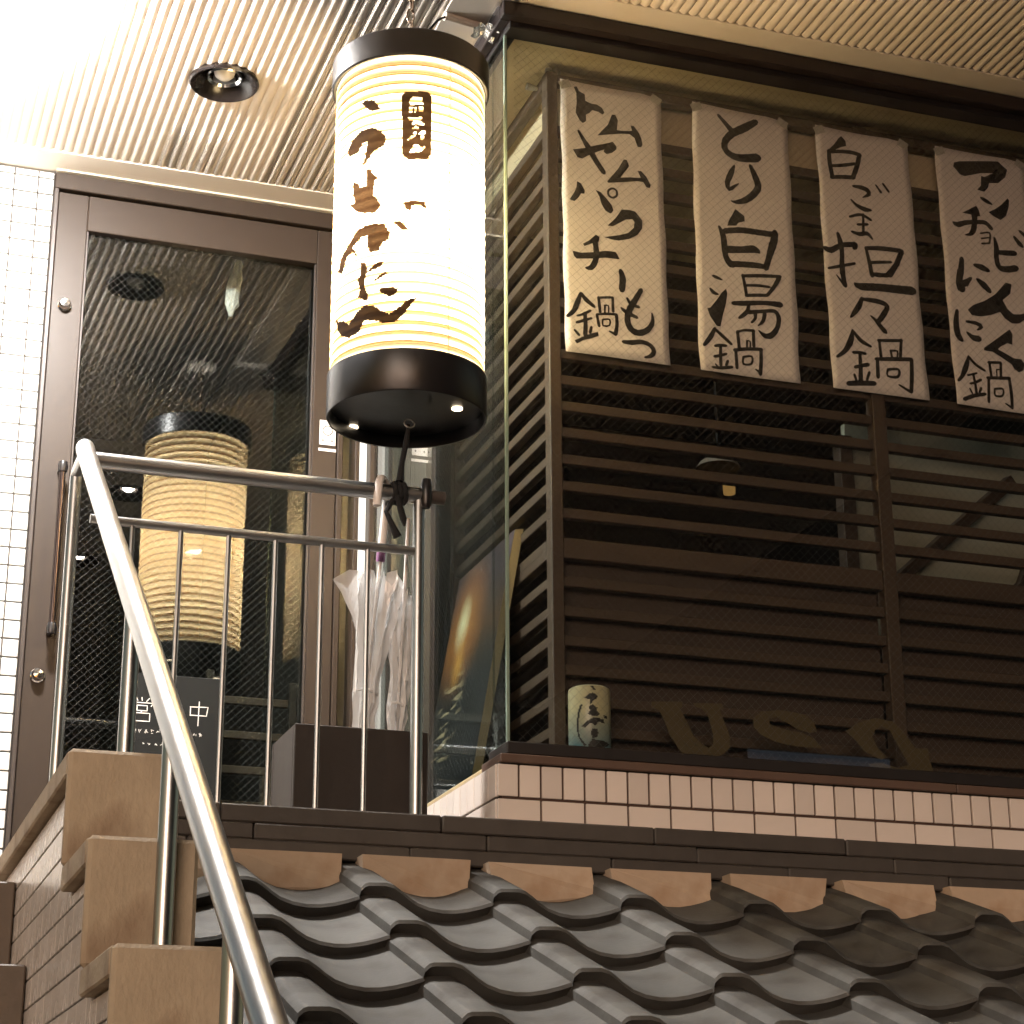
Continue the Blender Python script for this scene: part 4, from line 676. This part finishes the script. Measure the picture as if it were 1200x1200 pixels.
# ================================================================== THINGS ON THE LANDING
ub = thing('umbrella_stand', 'dark brown wooden box holding the umbrellas behind the railing', 'umbrella stand', (1.12, 4.3, ZL))
for nm, a in (('front_panel', (.966, 1.262, 4.20, 4.215)), ('back_panel', (.966, 1.262, 4.405, 4.42)), ('side_panel', (.966, .981, 4.2155, 4.4045)), ('side_panel', (1.247, 1.262, 4.2155, 4.4045))):
    box(nm, a[0], a[1], a[2], a[3], ZL+.002, 1.010, 'box_wood', ub, .002)
box('bottom', .9815, 1.2465, 4.2155, 4.4045, ZL+.002, ZL+.02, 'box_wood', ub, 0)
def umbrella(label, hook, tip, rad, seed, hookit):
    rnd = random.Random(seed); t = thing('umbrella', label, 'umbrella', tip, 'clear umbrellas by the railing')
    a = Vector(hook); b = Vector(tip); d = b-a
    at = lambda s: a+d*s
    MB().tube([a, b], .0042, 8).build('shaft', 'white_plastic', t)
    if hookit:
        r = .026; P = [Vector((a.x, a.y, a.z-.12)), a]
        for k in range(1, 11):
            q = math.pi*k/10; P.append(Vector((a.x-.034*(1-math.cos(q))/2, a.y-r+r*math.cos(q), a.z+r*math.sin(q))))
        P += [P[-1]+Vector((-.002, 0, -.02)), P[-1]+Vector((-.003, 0, -.045))]
        P[0] = at(.13); h_ = MB().tube(P, .0092, 12).build('handle', 'white_plastic', t)
        MB().tube([at(.135), at(.165)], .0096, 12).build('band', 'purple_band', h_)
    n = 40; vs = []; rows = 26
    for i in range(rows):
        s_ = .21+.77*i/(rows-1); c = at(s_); u = i/(rows-1)
        base = rad*(.95-.75*u) if u > .42 else rad*(.62+.55*(abs(u-.32)/.32)**1.3*(1 if u < .32 else .3))
        if u > .42: base = rad*(.78*math.sin(math.pi*min(1, (u-.30)/.85))**.8*.9+.12)
        for k in range(n):
            q = 2*math.pi*k/n; fold = 1+.42*math.sin(8*q+u*5+seed)*(1-.3*u)+.12*math.sin(13*q-u*9)
            flare = (.55 if math.cos(q-2.6) > .6 else 0)*max(0, .16-u)/.16
            rr = base*fold*(1+flare)
            vs.append(c+Vector((math.cos(q)*rr+rnd.uniform(-.003, .003), math.sin(q)*rr*.8+rnd.uniform(-.003, .003), (.02*math.sin(8*q+1))*max(0, .2-u)/.2)))
    mb = MB(); mb.add(vs, [(i*n+k, i*n+(k+1) % n, (i+1)*n+(k+1) % n, (i+1)*n+k) for i in range(rows-1) for k in range(n)], True)
    cn = mb.build('canopy', 'umbrella_film', t)
    c = at(.21+.77*.36); mb = MB().tube([c+Vector((rad*.66*math.cos(k*.524), rad*.55*math.sin(k*.524), .004*math.sin(k))) for k in range(12)], .004, 6, closed=True); mb.build('strap', 'umbrella_film', cn)
umbrella('clear plastic umbrella hooked over the steel rail by its white handle', (1.136, 4.108, 1.512), (1.110, 4.31, .645), .036, 3, True)
umbrella('slim clear plastic umbrella standing right of the hooked one, beside the rail end post', (1.190, 4.125, 1.47), (1.205, 4.31, .645), .026, 8, False)
# sign board on the door
sb = thing('open_sign', 'black open sign board with white hand lettering in front of the door', 'sign', (.88, 5.2, 1.0))
box('board', .752, 1.004, 5.196, 5.206, .90, 1.352, 'board_black', sb, .002)
def glyphs(strokes, x0, z0, s_, w_, parent, nm='lettering', m='chalk', y=5.1952):
    mb = MB(); q = 0
    for st_ in strokes:
        q += 1
        ribbon(mb, [(x0*1000+px*s_, z0*1000-pz*s_, w_) for px, pz in st_], lambda p, q=q: (p[0]/1000, y-.00003*q, p[1]/1000), 8, True)
    mb.build(nm, m, parent)
EI = [[(25, 0), (32, 14)], [(48, 0), (50, 13)], [(80, 2), (68, 16)], [(8, 20), (5, 38)], [(8, 22), (96, 22), (88, 36)], [(30, 34), (30, 56)], [(30, 34), (72, 34), (72, 56), (30, 56)], [(52, 56), (44, 66)], [(18, 66), (18, 100)], [(18, 66), (84, 66), (84, 100), (18, 100)]]
GYO = [[(36, 0), (36, 20)], [(62, 0), (62, 20)], [(16, 6), (24, 18)], [(84, 4), (74, 18)], [(4, 22), (96, 22)], [(32, 26), (38, 34)], [(68, 26), (60, 34)], [(12, 38), (88, 38)], [(18, 50), (82, 50)], [(6, 64), (94, 64)], [(50, 38), (50, 100)], [(48, 66), (8, 96)], [(52, 66), (94, 96)]]
CHU = [[(14, 24), (14, 62)], [(12, 25), (88, 22), (82, 60), (14, 60)], [(50, 0), (48, 104)]]
for gl_, xx in ((EI, .760), (GYO, .834), (CHU, .908)): glyphs(gl_, xx, 1.287, .62, 2.5, sb)
rnd = random.Random(5); small = []
for line, (zz, n_, x0) in enumerate(((1.205, 12, .770), (1.174, 6, .795))):
    for k in range(n_):
        bx_ = x0+k*.0155
        for q in range(3): small.append([((bx_-.78)*1000+rnd.uniform(0, 9), (1.25-zz)*1000+rnd.uniform(0, 11)) for _ in range(2)])
glyphs(small, .78, 1.25, 1.0, 1.3, sb, 'small_print')
# slatted rack behind the sign
rk = thing('slatted_rack', 'low slatted wooden rack with dark posts standing inside the glass door', 'rack', (1.1, 5.4, .86))
for x_ in (.985, 1.215): box('post', x_, x_+.022, 5.36, 5.385, .62, 1.40 if x_ > 1.1 else 1.42, 'box_wood', rk, .002)
for z_ in (1.33, 1.235, 1.14, 1.045, .95): box('slat', 1.0075, 1.2145, 5.365, 5.38, z_, z_+.022, 'slat_wood', rk, .002)
# framed canvas leaning inside the bay
cv = thing('canvas_picture', 'canvas print of a sunset over dark water leaning inside the side glass', 'picture', (1.47, 4.7, .947))
def sunset():
    m = bpy.data.materials.new('sunset_print'); m.use_nodes = True; t = m.node_tree; N = t.nodes; L = t.links; p = N['Principled BSDF']; p.inputs['Roughness'].default_value = .45
    tc = N.new('ShaderNodeTexCoord'); sx = N.new('ShaderNodeSeparateXYZ'); L.new(tc.outputs['UV'], sx.inputs[0])
    cr = N.new('ShaderNodeValToRGB'); e = cr.color_ramp.elements
    e[0].position = 0; e[0].color = (.012, .016, .022, 1); e[1].position = 1; e[1].color = (.075, .055, .065, 1)
    for ps, c in ((.46, (.014, .018, .022, 1)), (.56, (.035, .024, .018, 1)), (.66, (.09, .045, .02, 1)), (.76, (.06, .04, .036, 1)), (.88, (.06, .045, .056, 1))):
        k = e.new(ps); k.color = c
    nz = N.new('ShaderNodeTexNoise'); nz.inputs['Scale'].default_value = 9; nz.inputs['Detail'].default_value = 6; L.new(tc.outputs['UV'], nz.inputs['Vector'])
    ad = N.new('ShaderNodeMath'); ad.operation = 'MULTIPLY_ADD'; ad.inputs[1].default_value = .12; L.new(nz.outputs[0], ad.inputs[0]); L.new(sx.outputs[1], ad.inputs[2])
    sb_ = N.new('ShaderNodeMath'); sb_.operation = 'SUBTRACT'; sb_.inputs[1].default_value = .06; L.new(ad.outputs[0], sb_.inputs[0]); L.new(sb_.outputs[0], cr.inputs[0])
    def glow(cx_, cy_, rx, ry, pw):
        mp = N.new('ShaderNodeMapping'); mp.vector_type = 'POINT'; mp.inputs['Location'].default_value = (-cx_/rx, -cy_/ry, 0); mp.inputs['Scale'].default_value = (1/rx, 1/ry, 0)
        L.new(tc.outputs['UV'], mp.inputs[0]); gr = N.new('ShaderNodeTexGradient'); gr.gradient_type = 'SPHERICAL'; L.new(mp.outputs[0], gr.inputs[0])
        pwn = N.new('ShaderNodeMath'); pwn.operation = 'POWER'; pwn.inputs[1].default_value = pw; L.new(gr.outputs['Fac'], pwn.inputs[0]); return pwn.outputs[0]
    out = cr.outputs[0]
    for fac, c in ((glow(.30, .72, .46, .34, 1.3), (.62, .24, .045, 1)), (glow(.27, .75, .15, .14, 1), (.95, .93, .60, 1)), (glow(.31, .57, .13, .14, 1.2), (.80, .42, .09, 1))):
        mx = N.new('ShaderNodeMix'); mx.data_type = 'RGBA'; mx.inputs[7].default_value = c; L.new(fac, mx.inputs[0]); L.new(out, mx.inputs[6]); out = mx.outputs[2]
    wv = N.new('ShaderNodeTexNoise'); mp = N.new('ShaderNodeMapping'); mp.inputs['Scale'].default_value = (2.6, 24, 1); mp.inputs['Rotation'].default_value = (0, 0, .08)
    L.new(tc.outputs['UV'], mp.inputs[0]); L.new(mp.outputs[0], wv.inputs['Vector']); wv.inputs['Scale'].default_value = 1.4; wv.inputs['Detail'].default_value = 4
    c2 = N.new('ShaderNodeValToRGB'); c2.color_ramp.elements[0].position = .54; c2.color_ramp.elements[1].position = .60; L.new(wv.outputs[0], c2.inputs[0])
    g2 = glow(.30, .34, .26, .26, .7); ml = N.new('ShaderNodeMath'); ml.operation = 'MULTIPLY'; L.new(c2.outputs[0], ml.inputs[0]); L.new(g2, ml.inputs[1])
    mx = N.new('ShaderNodeMix'); mx.data_type = 'RGBA'; mx.inputs[7].default_value = (.75, .62, .38, 1); L.new(ml.outputs[0], mx.inputs[0]); L.new(out, mx.inputs[6]); L.new(mx.outputs[2], p.inputs['Base Color'])
    M['sunset_print'] = m
sunset()
T0, B0 = Vector((1.558, 4.468, 1.593)), Vector((1.449, 4.468, .978)); DY = Vector((0, .442, 0)); TH = Vector((.022, 0, .004))
mb = MB(); c8 = [B0, B0+DY, T0+DY, T0]; mb.add(c8+[p+TH for p in c8], [(0, 3, 2, 1), (4, 5, 6, 7), (0, 4, 7, 3), (1, 2, 6, 5), (3, 7, 6, 2), (0, 1, 5, 4)]); fr_ = mb.build('stretcher', 'canvas_edge', cv)
e_ = Vector((-.0008, 0, 0)); c4 = [p+e_ for p in (B0+DY, B0, T0, T0+DY)]
mb = MB(); mb.add(c4, [(0, 1, 2, 3)]); pr_ = mb.build('print', 'sunset_print', fr_)
uv = pr_.data.uv_layers.new(name='UVMap'); vv = {0: (0, 0), 1: (1, 0), 2: (1, 1), 3: (0, 1)}
for lp_ in pr_.data.loops: uv.data[lp_.index].uv = vv[lp_.vertex_index]
# small painted cylinder on the sill
vc = thing('painted_cylinder', 'small cream and blue cylinder with brush writing on the window sill', 'ornament', (1.631, 4.18, .975))
def vase_mat():
    m = mat('glazed_cylinder', (.50, .45, .27), .3, .12, 22, .05, 60); t = m.node_tree; N = t.nodes; L = t.links
    p = N['Principled BSDF']; old = p.inputs['Base Color'].links[0].from_socket
    tc = N.new('ShaderNodeTexCoord'); sx = N.new('ShaderNodeSeparateXYZ'); L.new(tc.outputs['Object'], sx.inputs[0])
    nz = N.new('ShaderNodeTexNoise'); nz.inputs['Scale'].default_value = 30; L.new(tc.outputs['Object'], nz.inputs['Vector'])
    ad = N.new('ShaderNodeMath'); ad.operation = 'MULTIPLY_ADD'; ad.inputs[1].default_value = .05; L.new(nz.outputs[0], ad.inputs[0]); L.new(sx.outputs[2], ad.inputs[2])
    mr = N.new('ShaderNodeMapRange'); mr.inputs[1].default_value = -.045; mr.inputs[2].default_value = .045; mr.inputs[3].default_value = 1; mr.inputs[4].default_value = 0; L.new(ad.outputs[0], mr.inputs[0])
    mx = N.new('ShaderNodeMix'); mx.data_type = 'RGBA'; mx.inputs[7].default_value = (.10, .20, .24, 1); L.new(mr.outputs[0], mx.inputs[0]); L.new(old, mx.inputs[6]); L.new(mx.outputs[2], p.inputs['Base Color'])
vase_mat()
VB = MB().lathe([(0, 0), (.045, 0), (.0475, .004), (.0475, .146), (.046, .152), (.040, .156), (0, .158)], (1.631, 4.18, .9755), 40).build('body', 'glazed_cylinder', vc)
mb = MB()
for poly in TR['vase']:
    for q in curve_fill(mb, poly, 0, 3.0, .0022): mb.add([(1.631+.0479*math.sin(R(a)), 4.18-.0479*math.cos(R(a)), z) for a, z in q], [(0, 1, 2, 3)], True)
mb.build('brush_writing', 'ink', VB)
# ================================================================== UNSEEN BUILDING added across the street to darken the mirrored sky
ob = thing('unseen_building', 'unseen dark building added across the street to block mirrored sky, with an added glowing panel', 'building', (9, -9, -1.55))
box('wall', .6, 24, -9.6, -9.0, -1.549, 13, 'unseen_wall', ob, 0)
for ix in range(8):
    for iz in range(4):
        if (ix, iz) == (2, 1): continue
        x_ = 1.8+2.75*ix; z_ = .6+2.6*iz
        wn = box('window', x_, x_+1.7, -9.02, -8.99, z_, z_+1.3, 'dark_room', ob, 0); box('sill', x_-.05, x_+1.75, -8.99, -8.93, z_-.06, z_-.001, 'beige_wall', wn, .004)
box('window', 8.3, 9.8, -9.02, -8.99, 3.75, 4.2, 'added_glow', ob, 0)  # added glowing panel, makes the bluish patch mirrored in the bay glass
